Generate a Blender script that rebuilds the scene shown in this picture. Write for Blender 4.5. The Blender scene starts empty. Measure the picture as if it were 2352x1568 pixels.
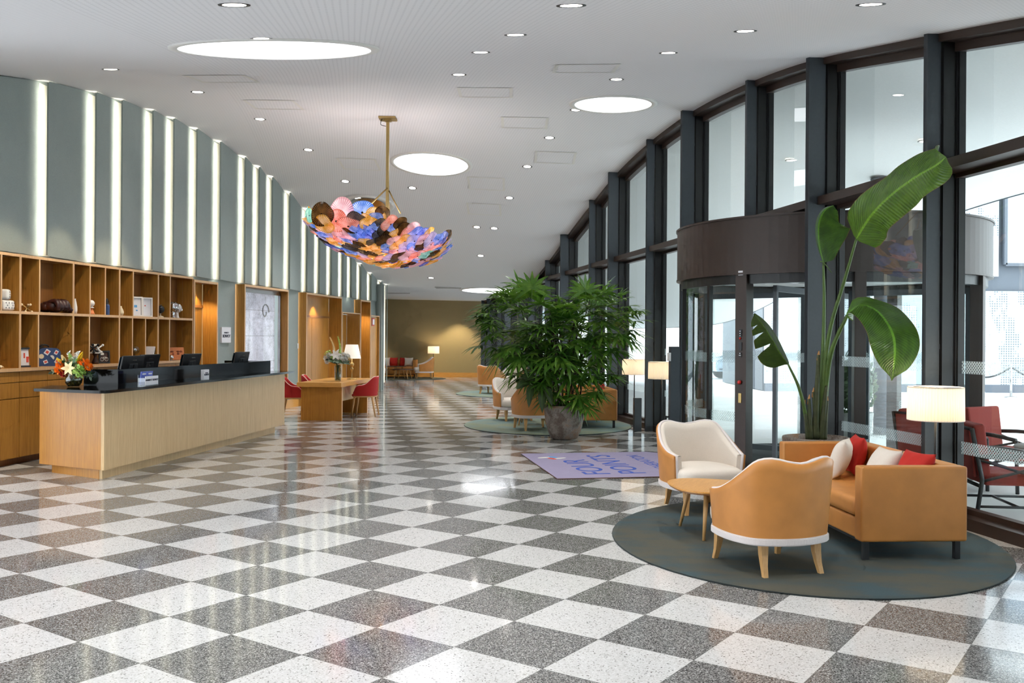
import bpy, bmesh, math, random
from math import sin, cos, pi, radians, sqrt, atan2
from mathutils import Vector, Matrix
random.seed(7)
C = bpy.context.scene.collection
SC = bpy.context.scene
# ---------------------------------------------------------------- measured view
F, CX, CY, H, ROLL = 2153.0, 1176.0, 772.7, 1.77, 0.0065

def unroll(u, v):
    a, b = u - CX, v - CY
    return a * cos(ROLL) + b * sin(ROLL), -a * sin(ROLL) + b * cos(ROLL)
def gp(u, v, z=0.0):                      # point of the horizontal plane z seen at pixel
    a, b = unroll(u, v)
    y = F * (H - z) / b
    return (a / F * y, y)
def at(u, v, y):                          # point at depth y
    a, b = unroll(u, v)
    return Vector((a / F * y, y, H - b / F * y))
# ---------------------------------------------------------------- plan of the hall
XG0, XGS = 4.46 + .175 * 8.68, .175
def xg(y): return XG0 - XGS * y           # glass line
def xw(y): return -8.62 + .14 * y         # left wall
def xs(y): return -8.42 + .14 * y         # front of joinery on left wall
GD = Vector((-XGS, 1, 0)).normalized(); GN = Vector((-GD.y, GD.x, 0))    # GN points indoors
WD = Vector((.14, 1, 0)).normalized(); WN = Vector((WD.y, -WD.x, 0))     # WN points indoors
GA = atan2(GD.y, GD.x); WA = atan2(WD.y, WD.x)
KD = [(0, 0), (2, .08), (4, .29), (6, .66), (8, 1.07), (10, 1.53), (11, 1.75), (12.5, 2.02), (14, 2.2), (16, 2.3), (20, 2.33), (60, 2.33)]
def interp(K, d):
    n = len(K)
    if d <= K[0][0]: return K[0][1]
    if d >= K[-1][0]: return K[-1][1]
    for i in range(n - 1):
        if K[i][0] <= d <= K[i + 1][0]: break
    def m(j):
        if j <= 0 or j >= n - 1: return 0.0
        return (K[j + 1][1] - K[j - 1][1]) / (K[j + 1][0] - K[j - 1][0])
    x0, y0 = K[i]; x1, y1 = K[i + 1]; h = x1 - x0; t = (d - x0) / h
    return (2*t**3 - 3*t*t + 1)*y0 + (t**3 - 2*t*t + t)*h*m(i) + (-2*t**3 + 3*t*t)*y1 + (t**3 - t*t)*h*m(i + 1)
def zc(x, y):                              # vaulted ceiling height
    d = abs(y + .167 * x - 16.5)
    return 5.6 - .0145 * max(-9, min(x, 6)) - interp(KD, d)
def zsoff(x, y):                           # canopy soffit outside
    return zc(xg(y), y) - .18 * max(0, x - xg(y))
def ceil_at(u, v):
    a, b = unroll(u, v)
    lo, hi = 6.0, 45.0
    prev = None; y = lo
    while y < hi:
        x = a / F * y; z = H - b / F * y
        if z > zc(x, y): return Vector((x, y, zc(x, y)))
        y += .02
    return Vector((a / F * hi, hi, zc(a / F * hi, hi)))
def cn(p):                                 # downward ceiling normal
    e = .05
    dx = (zc(p.x + e, p.y) - zc(p.x - e, p.y)) / (2 * e); dy = (zc(p.x, p.y + e) - zc(p.x, p.y - e)) / (2 * e)
    return Vector((dx, dy, -1)).normalized()
# ---------------------------------------------------------------- materials
def lin(c):
    return tuple(((x / 12.92) if x <= .04045 else ((x + .055) / 1.055) ** 2.4) for x in c)
def rgb(r, g, b): return lin((r / 255, g / 255, b / 255)) + (1,)
class NT:
    def __init__(s, name):
        s.m = bpy.data.materials.new(name); s.m.use_nodes = True
        s.t = s.m.node_tree; s.t.nodes.clear()
        s.out = s.t.nodes.new('ShaderNodeOutputMaterial')
    def n(s, typ, ins=None, **kw):
        nd = s.t.nodes.new('ShaderNode' + typ)
        for k, v in kw.items(): setattr(nd, k, v)
        for k, v in (ins or {}).items():
            if hasattr(v, 'is_output') : s.t.links.new(v, nd.inputs[k])
            else: nd.inputs[k].default_value = v
        return nd
    def math(s, op, a, b=0.0, c=0.0):
        nd = s.n('Math', {0: a, 1: b, 2: c}, operation=op); return nd.outputs[0]
    def mix(s, f, a, b, bt='MIX'):
        nd = s.n('Mix', None, data_type='RGBA', blend_type=bt)
        for i, v in ((0, f), (6, a), (7, b)):
            if hasattr(v, 'is_output'): s.t.links.new(v, nd.inputs[i])
            else: nd.inputs[i].default_value = v
        return nd.outputs[2]
    def noise(s, vec, scale, detail=2, rough=.5):
        return s.n('TexNoise', {'Vector': vec, 'Scale': scale, 'Detail': detail, 'Roughness': rough}).outputs[0]
    def ramp(s, f, stops):
        nd = s.n('ValToRGB', {0: f}); e = nd.color_ramp.elements
        while len(e) < len(stops): e.new(.5)
        for el, (p, c) in zip(e, stops): el.position = p; el.color = c
        return nd.outputs[0]
    def coord(s, which='Object', scale=(1, 1, 1), rot=(0, 0, 0), loc=(0, 0, 0)):
        if which == 'Position': o = s.n('NewGeometry').outputs[0]
        else: o = s.n('TexCoord').outputs[which]
        if (scale, rot, loc) == ((1, 1, 1), (0, 0, 0), (0, 0, 0)): return o
        return s.n('Mapping', {0: o, 1: loc, 2: rot, 3: scale}).outputs[0]
    def bsdf(s, col, rough=.5, bump=None, bstr=.2, **ins):
        i = {'Base Color': col, 'Roughness': rough}; i.update({k.replace('_IOR_', ' IOR ').replace('_', ' '): v for k, v in ins.items()})
        b = s.n('BsdfPrincipled', i)
        if bump is not None:
            bp = s.n('Bump', {'Height': bump, 'Strength': bstr, 'Distance': .01}); s.t.links.new(bp.outputs[0], b.inputs['Normal'])
        s.t.links.new(b.outputs[0], s.out.inputs[0]); return s.m
MAT = {}
def plain(name, col, rough=.5, var=.06, sc=30, **ins):
    t = NT(name); v = t.noise(t.coord(), sc, 3)
    lo = tuple(max(0, c * (1 - var)) for c in col[:3]) + (1,); hi = tuple(c * (1 + var) for c in col[:3]) + (1,)
    MAT[name] = t.bsdf(t.ramp(v, [(.3, lo), (.7, hi)]), rough, **ins); return MAT[name]
def wood(name, c1, c2, rough=.38, sc=(28, 28, 1.1), which='Object'):
    t = NT(name); v = t.coord(which, sc)
    a = t.noise(v, 1.6, 5, .65); b = t.noise(v, 7, 2)
    f = t.math('ADD', t.math('MULTIPLY', a, .7), t.math('MULTIPLY', b, .3))
    MAT[name] = t.bsdf(t.ramp(f, [(.3, c1), (.68, c2)]), rough, bump=b, bstr=.05); return MAT[name]
def fabric(name, col, sc=420, var=.16, rough=.9, bstr=.15):
    t = NT(name); o = t.coord(); v = t.noise(o, sc, 2); w = t.noise(o, 6, 2)
    lo = tuple(c * (1 - var) for c in col[:3]) + (1,); hi = tuple(c * (1 + var) for c in col[:3]) + (1,)
    col2 = t.mix(.12, t.ramp(v, [(.3, lo), (.7, hi)]), t.ramp(w, [(.3, lo), (.7, hi)]))
    MAT[name] = t.bsdf(col2, rough, bump=v, bstr=bstr); return MAT[name]
def emis(name, col, st):
    t = NT(name); v = t.noise(t.coord(), 3, 1)
    e = t.n('Emission', {0: t.ramp(v, [(0, tuple(c * .97 for c in col[:3]) + (1,)), (1, col)]), 1: st}); t.t.links.new(e.outputs[0], t.out.inputs[0]); MAT[name] = t.m
def glassmat(name, tint, ior=1.5, gain=1.0, rough=0.0):
    t = NT(name); tr = t.n('BsdfTransparent', {0: tint}); gl = t.n('BsdfGlossy', {0: (1, 1, 1, 1), 1: rough})
    fc = t.n('LayerWeight', {0: .5}).outputs['Facing']; r0 = ((ior - 1) / (ior + 1)) ** 2
    f = t.math('MULTIPLY', t.math('MULTIPLY_ADD', t.math('POWER', fc, 5.0), 1 - r0, r0), gain)
    f = t.math('MINIMUM', f, .9)
    mx = t.n('MixShader', {0: f, 1: tr.outputs[0], 2: gl.outputs[0]}); t.t.links.new(mx.outputs[0], t.out.inputs[0]); MAT[name] = t.m
# floor : diagonal terrazzo chequer
def floor_mat():
    TH, S, X0, Y0 = .60887, .600, -2.973, 5.730
    t = NT('terrazzo_chequer'); pos = t.coord('Position')
    sep = t.n('SeparateXYZ', {0: pos}); x = t.math('SUBTRACT', sep.outputs[0], X0); y = t.math('SUBTRACT', sep.outputs[1], Y0)
    a = t.math('DIVIDE', t.math('SUBTRACT', t.math('MULTIPLY', x, cos(TH)), t.math('MULTIPLY', y, sin(TH))), S)
    b = t.math('DIVIDE', t.math('ADD', t.math('MULTIPLY', x, sin(TH)), t.math('MULTIPLY', y, cos(TH))), S)
    par = t.math('FLOORED_MODULO', t.math('ADD', t.math('FLOOR', a), t.math('FLOOR', b)), 2.0)     # 0 dark 1 light
    vo = t.n('TexVoronoi', {'Vector': pos, 'Scale': 170.0}); wn = t.n('TexWhiteNoise', {0: vo.outputs['Position']}).outputs[0]
    vo2 = t.n('TexVoronoi', {'Vector': pos, 'Scale': 130.0}); wn2 = t.n('TexWhiteNoise', {0: vo2.outputs['Position']}).outputs[0]
    dark = t.ramp(wn, [(0, rgb(52, 51, 50)), (.28, rgb(92, 91, 90)), (.6, rgb(128, 127, 125)), (.9, rgb(164, 163, 161)), (1, rgb(196, 195, 193))])
    lt = t.ramp(wn2, [(0, rgb(96, 92, 88)), (.035, rgb(160, 157, 152)), (.10, rgb(198, 197, 195)), (.6, rgb(208, 207, 206)), (1, rgb(220, 219, 218))])
    col = t.mix(par, dark, lt)
    ja = t.math('ABSOLUTE', t.math('SUBTRACT', t.math('FRACT', a), .5)); jb = t.math('ABSOLUTE', t.math('SUBTRACT', t.math('FRACT', b), .5))
    j = t.math('GREATER_THAN', t.math('MAXIMUM', ja, jb), .496)
    col = t.mix(t.math('MULTIPLY', j, .55), col, rgb(90, 88, 85))
    big = t.noise(pos, 1.3, 3)
    ro = t.ramp(big, [(.3, (.06, .06, .06, 1)), (.7, (.12, .12, .12, 1))])
    MAT['floor'] = t.bsdf(col, ro, IOR=1.36, Specular_IOR_Level=.42)
floor_mat()
def ceil_mat():
    t = NT('perforated_ceiling'); pos = t.coord('Position', rot=(0, 0, -.17))
    sep = t.n('SeparateXYZ', {0: pos})
    sx = t.math('SINE', t.math('MULTIPLY', sep.outputs[0], 2 * pi / .05)); sy = t.math('SINE', t.math('MULTIPLY', sep.outputs[1], 2 * pi / .05))
    h = t.math('GREATER_THAN', t.math('ADD', t.math('MULTIPLY', sx, .62), t.math('MULTIPLY', sy, .38)), .62)
    lim = t.math('GREATER_THAN', sep.outputs[0], -1.9)
    col = t.mix(t.math('MULTIPLY', t.math('MULTIPLY', h, .22), t.math('MULTIPLY_ADD', lim, .7, .3)), rgb(240, 239, 242), rgb(140, 140, 148))
    MAT['ceiling'] = t.bsdf(col, .8)
ceil_mat()
wood('oak', rgb(150, 99, 38), rgb(196, 142, 66))
wood('oak_lit', rgb(212, 174, 124), rgb(240, 208, 160))  # same oak, with window light on the desk front put into the colour
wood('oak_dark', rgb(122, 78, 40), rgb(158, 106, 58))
wood('oak_edge', rgb(206, 164, 120), rgb(224, 184, 140))
wood('oak_table', rgb(200, 140, 66), rgb(224, 168, 92), .3, (3, 30, 30))
wood('beech_leg', rgb(190, 142, 86), rgb(214, 170, 112), .4, (40, 40, 4))
plain('granite_black', rgb(15, 14, 14), .1, .6, 220, Specular_IOR_Level=.22)
fabric('sage_fabric', rgb(150, 160, 157), 160, .12)
fabric('olive_wall', rgb(158, 142, 104), 90, .06)
fabric('cream_fabric', rgb(226, 216, 204), 300, .08)
fabric('cream_cool', rgb(222, 214, 212), 300, .08)
fabric('red_velvet', rgb(176, 30, 28), 260, .14, .8)
fabric('red_cushion', rgb(190, 36, 24), 300, .1, .8)
fabric('outdoor_red', rgb(140, 52, 44), 260, .1)
fabric('mat_lilac', rgb(158, 149, 178), 260, .16)
fabric('rug_edge', rgb(40, 48, 48), 200, .2)
plain('leather', rgb(196, 132, 66), .42, .10, 5)
plain('black_metal', rgb(40, 42, 45), .45, .05)
plain('fin_metal', rgb(66, 72, 78), .5, .05)
plain('bronze_metal', rgb(52, 38, 31), .45, .05)
plain('frame_dark', rgb(22, 22, 23), .4, .05)
plain('steel', rgb(190, 190, 190), .25, .04, Metallic=1.0)
plain('brass', rgb(178, 152, 98), .35, .05, Metallic=.8)
plain('white_paint', rgb(236, 234, 230), .5, .02)
plain('white_gloss', rgb(236, 234, 232), .25, .02)
plain('paper', rgb(238, 238, 244), .6, .02)
plain('ink', rgb(40, 44, 62), .6, .02)
plain('ink_blue', rgb(58, 88, 178), .8, .05)
plain('brochure_blue', rgb(96, 112, 200), .5, .05)
plain('red_ink', rgb(226, 88, 70), .7, .04)
plain('sky_ink', rgb(96, 166, 222), .7, .04)
plain('black_plastic', rgb(20, 22, 26), .4, .05)
plain('brown_bronze', rgb(58, 28, 24), .35, .2, 12)
plain('walnut', rgb(76, 44, 30), .4, .15, 20)
plain('cream_ceramic', rgb(238, 222, 190), .3, .03)
plain('suitcase_blue', rgb(52, 76, 124), .5, .05)
plain('grey_stone', rgb(170, 170, 168), .8, .08, 9)
plain('paving', rgb(228, 228, 227), .85, .05, .8)
plain('asphalt', rgb(150, 156, 164), .9, .06, .8)
plain('soffit', rgb(244, 246, 245), .8, .02)
plain('dark_band', rgb(92, 98, 108), .6, .05)
plain('car_paint', rgb(176, 190, 204), .25, .03)
plain('car_glass', rgb(40, 62, 74), .08, .05)
plain('tyre', rgb(26, 26, 28), .8, .1)
plain('soil', rgb(50, 40, 32), .95, .4, 40)
plain('petal_cream', rgb(246, 222, 168), .5, .08, 12)
plain('petal_white', rgb(240, 238, 232), .5, .04)
plain('petal_yellow', rgb(240, 206, 60), .5, .08)
plain('petal_orange', rgb(250, 130, 30), .5, .14)
plain('petal_green', rgb(182, 214, 120), .5, .1)
plain('leaf_mid', rgb(62, 92, 52), .5, .25, 20)
plain('leaf_grey', rgb(112, 132, 112), .6, .15, 20)
plain('terracotta_red', rgb(200, 40, 34), .4, .05)
plain('leather_map', rgb(214, 128, 74), .5, .08)
plain('map_brown', rgb(150, 76, 42), .5, .08)
plain('chrome', rgb(210, 210, 214), .12, .02, Metallic=1.0)
plain('grout_olive', rgb(120, 108, 76), .8, .05)
glassmat('glass', (.90, .96, .95, 1), 1.5, 1.5)
glassmat('glass_soft', (.96, .97, .98, 1), 1.5, .35)
glassmat('glass_green', (.74, .88, .86, 1), 1.5, 1.4)
glassmat('glass_vase', (.80, .86, .88, 1), 1.45, 1.6)
glassmat('glass_clear', (.86, .9, .92, 1), 1.45, 1.8)
glassmat('water', (.45, .48, .34, 1), 1.33, 1.0)
emis('skylight', (.93, .96, 1, 1), 3.4)
emis('lamp_disc', (1, .93, .84, 1), 14)
emis('led_strip', (1, .95, .80, 1), 1.5)
plain('reveal_cream', rgb(226, 224, 212), .8, .02)
emis('outdoor_light', (1, .95, .85, 1), 6)
def shade_mat():
    t = NT('pleated_shade'); uv = t.n('TexCoord').outputs['UV']; sep = t.n('SeparateXYZ', {0: uv})
    w = t.math('SINE', t.math('MULTIPLY', sep.outputs[0], 2 * pi * 60)); nz = t.noise(t.n('Mapping', {0: uv, 3: (70, .5, 1)}).outputs[0], 3, 1)
    f = t.math('MULTIPLY_ADD', w, .18, nz)
    g = t.math('MULTIPLY_ADD', t.math('SUBTRACT', sep.outputs[1], .5), t.math('SUBTRACT', sep.outputs[1], .5), 0)
    col = t.ramp(f, [(.2, (.78, .56, .36, 1)), (.8, (1, .83, .62, 1))])
    st = t.math('MULTIPLY_ADD', g, -.9, .55)
    e = t.n('Emission', {0: col, 1: st}); d = t.n('BsdfDiffuse', {0: rgb(236, 226, 208)}); tl = t.n('BsdfTranslucent', {0: rgb(236, 220, 190)})
    m = t.n('AddShader', {0: e.outputs[0], 1: d.outputs[0]}); m2 = t.n('MixShader', {0: .25, 1: m.outputs[0], 2: tl.outputs[0]})
    t.t.links.new(m2.outputs[0], t.out.inputs[0]); MAT['shade'] = t.m
shade_mat()
def shade_plain():
    t = NT('cool_shade'); v = t.noise(t.coord(), 60, 2)
    e = t.n('Emission', {0: t.ramp(v, [(.2, (.95, .88, .74, 1)), (.8, (1, .95, .86, 1))]), 1: .5}); d = t.n('BsdfDiffuse', {0: rgb(238, 232, 220)})
    m = t.n('AddShader', {0: e.outputs[0], 1: d.outputs[0]}); t.t.links.new(m.outputs[0], t.out.inputs[0]); MAT['shade_cool'] = t.m
shade_plain()
def rug_mat(name, a, b, c):
    t = NT(name); o = t.coord(); n1 = t.noise(o, 1.1, 4, .6); n2 = t.noise(t.coord('Object', (1, 3.2, 1), (0, 0, .5)), 1.8, 4); f = t.noise(o, 260, 2)
    col = t.ramp(t.math('ADD', t.math('MULTIPLY', n1, .6), t.math('MULTIPLY', n2, .4)), [(.42, a), (.5, b), (.58, c)])
    col = t.mix(.25, col, t.ramp(f, [(.3, tuple(x * .5 for x in b[:3]) + (1,)), (.7, tuple(min(1, x * 1.7) for x in b[:3]) + (1,))]))
    MAT[name] = t.bsdf(col, .95, bump=f, bstr=.4)
rug_mat('rug_dark', rgb(80, 76, 62), rgb(66, 72, 69), rgb(50, 74, 82))
rug_mat('rug_pale', rgb(132, 138, 112), rgb(126, 140, 128), rgb(104, 132, 138))
rug_mat('rug_olive', rgb(84, 76, 54), rgb(92, 86, 66), rgb(80, 90, 80))
def pot_mat():
    t = NT('stone_pot'); o = t.coord(); n1 = t.noise(o, 3.2, 5, .65); n2 = t.noise(o, 90, 2)
    col = t.ramp(n1, [(.3, rgb(60, 46, 38)), (.45, rgb(100, 80, 66)), (.54, rgb(150, 142, 136)), (.66, rgb(160, 116, 80))])
    col = t.mix(.4, col, t.ramp(n2, [(.3, rgb(30, 26, 24)), (.7, rgb(150, 138, 128))]))
    MAT['pot'] = t.bsdf(col, .75, bump=n2, bstr=.5)
pot_mat()
def leaf_mat(name, a, b, freq=46):
    t = NT(name); uv = t.n('TexCoord').outputs['UV']; sep = t.n('SeparateXYZ', {0: uv})
    d = t.math('ABSOLUTE', t.math('SUBTRACT', sep.outputs[1], .5))
    s = t.math('SINE', t.math('MULTIPLY', t.math('SUBTRACT', sep.outputs[0], t.math('MULTIPLY', d, .25)), 2 * pi * freq))
    nz = t.noise(uv, 6, 3)
    col = t.ramp(t.math('MULTIPLY_ADD', s, .08, nz), [(.3, a), (.72, b)])
    rib = t.math('LESS_THAN', d, .025); col = t.mix(rib, col, tuple(min(1, x * 2.2) for x in b[:3]) + (1,))
    edge = t.math('GREATER_THAN', t.math('ADD', d, t.math('MULTIPLY', nz, .02)), .5); col = t.mix(edge, col, rgb(120, 92, 50))
    bs = t.n('BsdfPrincipled', {'Base Color': col, 'Roughness': .32})
    bp = t.n('Bump', {'Height': s, 'Strength': .25, 'Distance': .01}); t.t.links.new(bp.outputs[0], bs.inputs['Normal'])
    tl = t.n('BsdfTranslucent', {0: t.mix(.5, col, rgb(120, 160, 40))}); m = t.n('MixShader', {0: .22, 1: bs.outputs[0], 2: tl.outputs[0]})
    t.t.links.new(m.outputs[0], t.out.inputs[0]); MAT[name] = t.m
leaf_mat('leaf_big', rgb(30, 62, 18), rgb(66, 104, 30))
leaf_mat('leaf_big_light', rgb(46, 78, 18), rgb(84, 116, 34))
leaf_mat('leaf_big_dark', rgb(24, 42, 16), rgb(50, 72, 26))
def palm_mat():
    t = NT('palm_green'); o = t.coord(); nz = t.noise(o, 5, 3); nf = t.noise(o, 60, 1)
    col = t.ramp(t.math('MULTIPLY_ADD', nf, .3, t.math('MULTIPLY', nz, .8)), [(.34, rgb(34, 70, 24)), (.55, rgb(74, 118, 40)), (.76, rgb(140, 172, 68))])
    bs = t.n('BsdfPrincipled', {'Base Color': col, 'Roughness': .35}); tl = t.n('BsdfTranslucent', {0: rgb(104, 150, 44)})
    m = t.n('MixShader', {0: .25, 1: bs.outputs[0], 2: tl.outputs[0]}); t.t.links.new(m.outputs[0], t.out.inputs[0]); MAT['palm'] = t.m
palm_mat()
plain('stem_green', rgb(78, 104, 44), .5, .15, 12)
plain('stem_dark', rgb(60, 66, 34), .6, .25, 18)
plain('stub_cut', rgb(176, 128, 78), .8, .15, 30)
plain('cane', rgb(64, 52, 36), .8, .3, 25)
def plate_mat(name, c, dark=False):                # blown-glass plate with radial ribs
    t = NT(name); o = t.coord(); sep = t.n('SeparateXYZ', {0: o})
    an = t.math('ARCTAN2', sep.outputs[1], sep.outputs[0]); r = t.math('SQRT', t.math('ADD', t.math('POWER', sep.outputs[0], 2), t.math('POWER', sep.outputs[1], 2)))
    w = t.math('SINE', t.math('MULTIPLY', an, 36)); nz = t.noise(o, 7, 3)
    f = t.math('MULTIPLY_ADD', w, .20, nz)
    lo = tuple(x * (.25 if dark else .55) for x in c[:3]) + (1,); hi = tuple(min(1, x * 1.35) for x in c[:3]) + (1,)
    pale = tuple(min(1, x * .4 + .6) for x in c[:3]) + (1,) if not dark else tuple(min(1, x * 2.6) for x in c[:3]) + (1,)
    col = t.ramp(f, [(.28, lo), (.5, c), (.8, pale)])
    hole = t.math('LESS_THAN', r, .016); col = t.mix(hole, col, (.02, .015, .01, 1))
    rim = t.math('GREATER_THAN', r, .158); col = t.mix(t.math('MULTIPLY', rim, .6), col, lo)
    p = t.n('BsdfPrincipled', {'Base Color': col, 'Roughness': .15}); tl = t.n('BsdfTranslucent', {0: col}); tr = t.n('BsdfTransparent', {0: col})
    e = t.n('Emission', {0: col, 1: .04 if dark else .42})  # emission puts a lit-through glow into the glass itself
    m = t.n('MixShader', {0: .5, 1: p.outputs[0], 2: tl.outputs[0]}); m2 = t.n('MixShader', {0: .3, 1: m.outputs[0], 2: tr.outputs[0]})
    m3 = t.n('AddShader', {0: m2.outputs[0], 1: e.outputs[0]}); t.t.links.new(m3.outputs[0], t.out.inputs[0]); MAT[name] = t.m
for nm, c, d in (('plate_amber', rgb(236, 166, 34), 0), ('plate_blue', rgb(86, 132, 226), 0), ('plate_cobalt', rgb(62, 84, 196), 0), ('plate_brown', rgb(92, 66, 34), 1), ('plate_smoke', rgb(96, 88, 78), 1),
                 ('plate_pink', rgb(238, 170, 180), 0), ('plate_coral', rgb(238, 132, 108), 0), ('plate_lilac', rgb(184, 170, 226), 0), ('plate_teal', rgb(120, 206, 184), 0)):
    plate_mat(nm, c, d)
def perf_mat():
    t = NT('perforated_panel'); p = t.coord('Object', (1, 1, .35)); n1 = t.noise(p, 1.4, 5, .7)
    br = t.ramp(n1, [(.5, (0, 0, 0, 1)), (.54, (1, 1, 1, 1))])
    o = t.coord(); sep = t.n('SeparateXYZ', {0: o})
    d = t.math('GREATER_THAN', t.math('ADD', t.math('SINE', t.math('MULTIPLY', sep.outputs[0], 2 * pi / .08)), t.math('SINE', t.math('MULTIPLY', sep.outputs[2], 2 * pi / .08))), .5)
    col = t.mix(t.math('MULTIPLY', t.math('MULTIPLY', d, .8), br), rgb(172, 178, 184), rgb(74, 84, 94))
    MAT['perforated'] = t.bsdf(col, .6)
perf_mat()
def dots_mat():
    t = NT('frosted_dots'); o = t.coord('UV'); sep = t.n('SeparateXYZ', {0: o})
    a = t.math('SINE', t.math('MULTIPLY', sep.outputs[0], pi)); b = t.math('SINE', t.math('MULTIPLY', sep.outputs[1], pi))
    d = t.math('GREATER_THAN', t.math('MULTIPLY', a, b), -.25)
    df = t.n('BsdfDiffuse', {0: rgb(220, 232, 232)}); tl = t.n('BsdfTranslucent', {0: rgb(220, 232, 232)}); tr = t.n('BsdfTransparent', {0: (1, 1, 1, 1)})
    m = t.n('MixShader', {0: .5, 1: df.outputs[0], 2: tl.outputs[0]}); m2 = t.n('MixShader', {0: t.math('MULTIPLY', d, .45), 1: tr.outputs[0], 2: m.outputs[0]})
    t.t.links.new(m2.outputs[0], t.out.inputs[0]); MAT['dots'] = t.m
dots_mat()
def stone_relief():
    t = NT('carved_stone'); o = t.coord('Object'); n1 = t.noise(o, 3, 6, .65); n2 = t.noise(o, 26, 4)
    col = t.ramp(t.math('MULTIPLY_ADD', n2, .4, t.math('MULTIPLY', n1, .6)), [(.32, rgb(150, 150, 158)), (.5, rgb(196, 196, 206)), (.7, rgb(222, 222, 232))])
    sep = t.n('SeparateXYZ', {0: o})
    jz = t.math('LESS_THAN', t.math('FRACT', t.math('DIVIDE', sep.outputs[2], .58)), .03); jx = t.math('LESS_THAN', t.math('FRACT', t.math('DIVIDE', sep.outputs[0], .9)), .02)
    col = t.mix(t.math('MULTIPLY', t.math('MAXIMUM', jz, jx), .5), col, rgb(120, 120, 128))
    MAT['stone_relief'] = t.bsdf(col, .8, bump=n1, bstr=.8, Emission_Color=col, Emission_Strength=.42)  # emission brightens the stone, which is no light source
stone_relief()
# ---------------------------------------------------------------- mesh helpers
def nb(): return bmesh.new()
def rbox(b, c, s, rz=0.0, bev=0.0, seg=2, rx=0.0, ry=0.0):
    t = bmesh.new(); bmesh.ops.create_cube(t, size=1)
    for v in t.verts: v.co = Vector((v.co.x * s[0], v.co.y * s[1], v.co.z * s[2]))
    if bev > 0: bmesh.ops.bevel(t, geom=t.edges[:], offset=min(bev, min(s) * .49), segments=seg, affect='EDGES', profile=.6)
    m = Matrix.Translation(c) @ Matrix.Rotation(rz, 4, 'Z') @ Matrix.Rotation(ry, 4, 'Y') @ Matrix.Rotation(rx, 4, 'X')
    merge(b, t, m); return b
def merge(b, t, m=None, smooth=None):
    mp = {}
    for v in t.verts: mp[v] = b.verts.new(m @ v.co if m else v.co)
    uls = t.loops.layers.uv.active; uld = None
    if uls: uld = b.loops.layers.uv.verify()
    for f in t.faces:
        try: nf = b.faces.new([mp[v] for v in f.verts])
        except ValueError: continue
        nf.smooth = f.smooth if smooth is None else smooth
        if uls:
            for l, l2 in zip(f.loops, nf.loops): l2[uld].uv = l[uls].uv
    t.free()
def prism(b, poly, z0, z1, bev=0.0, seg=2):
    t = bmesh.new()
    lo = [t.verts.new((x, y, z0)) for x, y in poly]; hi = [t.verts.new((x, y, z1)) for x, y in poly]
    n = len(poly)
    t.faces.new(lo[::-1]); t.faces.new(hi)
    for i in range(n): t.faces.new((lo[i], lo[(i + 1) % n], hi[(i + 1) % n], hi[i]))
    bmesh.ops.recalc_face_normals(t, faces=t.faces[:])
    if bev: bmesh.ops.bevel(t, geom=[e for e in t.edges], offset=bev, segments=seg, affect='EDGES')
    merge(b, t); return b
def grid(b, fn, nu, nv, cu=False, cv=False, smooth=True):
    uv = b.loops.layers.uv.verify()
    V = [[b.verts.new(fn(i / nu, j / nv)) for j in range(nv + (0 if cv else 1))] for i in range(nu + (0 if cu else 1))]
    A, B2 = len(V), len(V[0])
    for i in range(nu):
        for j in range(nv):
            q = [V[i][j], V[(i + 1) % A][j], V[(i + 1) % A][(j + 1) % B2], V[i][(j + 1) % B2]]
            try: f = b.faces.new(q)
            except ValueError: continue
            f.smooth = smooth
            for l, (p, q2) in zip(f.loops, ((i, j), (i + 1, j), (i + 1, j + 1), (i, j + 1))): l[uv].uv = (p / nu, q2 / nv)
    return b
def lathe(b, prof, seg=24, c=(0, 0, 0), smooth=True, wob=None):
    n = len(prof) - 1
    def fn(u, v):
        a = u * 2 * pi; k = v * n; i = min(int(k + 1e-9), n - 1); t = k - i
        r = prof[i][0] * (1 - t) + prof[i + 1][0] * t; z = prof[i][1] * (1 - t) + prof[i + 1][1] * t
        if wob: r *= wob(a, z)
        return (c[0] + max(r, 1e-5) * cos(a), c[1] + max(r, 1e-5) * sin(a), c[2] + z)
    return grid(b, fn, seg, n, cu=True, smooth=smooth)
def tube(b, pts, r, seg=8, caps=True, closed=False):
    pts = [Vector(p) for p in pts]; n = len(pts)
    rr = r if isinstance(r, (list, tuple)) else [r] * n
    rings = []; up = None
    for i, p in enumerate(pts):
        if closed: d = pts[(i + 1) % n] - pts[i - 1]
        else: d = pts[min(i + 1, n - 1)] - pts[max(i - 1, 0)]
        d.normalize()
        if up is None:
            up = Vector((0, 0, 1)) if abs(d.z) < .9 else Vector((1, 0, 0))
        s = d.cross(up)
        if s.length < 1e-4: s = d.cross(Vector((0, 1, 0)))
        s.normalize(); up = s.cross(d).normalized()
        rings.append([b.verts.new(p + (s * cos(2 * pi * k / seg) + up * sin(2 * pi * k / seg)) * rr[i]) for k in range(seg)])
    m = n if closed else n - 1
    for i in range(m):
        A, B2 = rings[i], rings[(i + 1) % n]
        for k in range(seg):
            f = b.faces.new((A[k], A[(k + 1) % seg], B2[(k + 1) % seg], B2[k])); f.smooth = True
    if caps and not closed:
        b.faces.new(rings[0][::-1]); b.faces.new(rings[-1])
    return b
def crom(pts, n):                          # Catmull-Rom resample
    P = [Vector(p) for p in pts]; out = []
    P = [P[0] * 2 - P[1]] + P + [P[-1] * 2 - P[-2]]
    m = len(P) - 3
    for k in range(n + 1):
        t = k / n * m; i = min(int(t), m - 1); t -= i
        a, b, c, d = P[i:i + 4]
        out.append(.5 * ((2 * b) + (c - a) * t + (2 * a - 5 * b + 4 * c - d) * t * t + (3 * b - a - 3 * c + d) * t ** 3))
    return out
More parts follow.
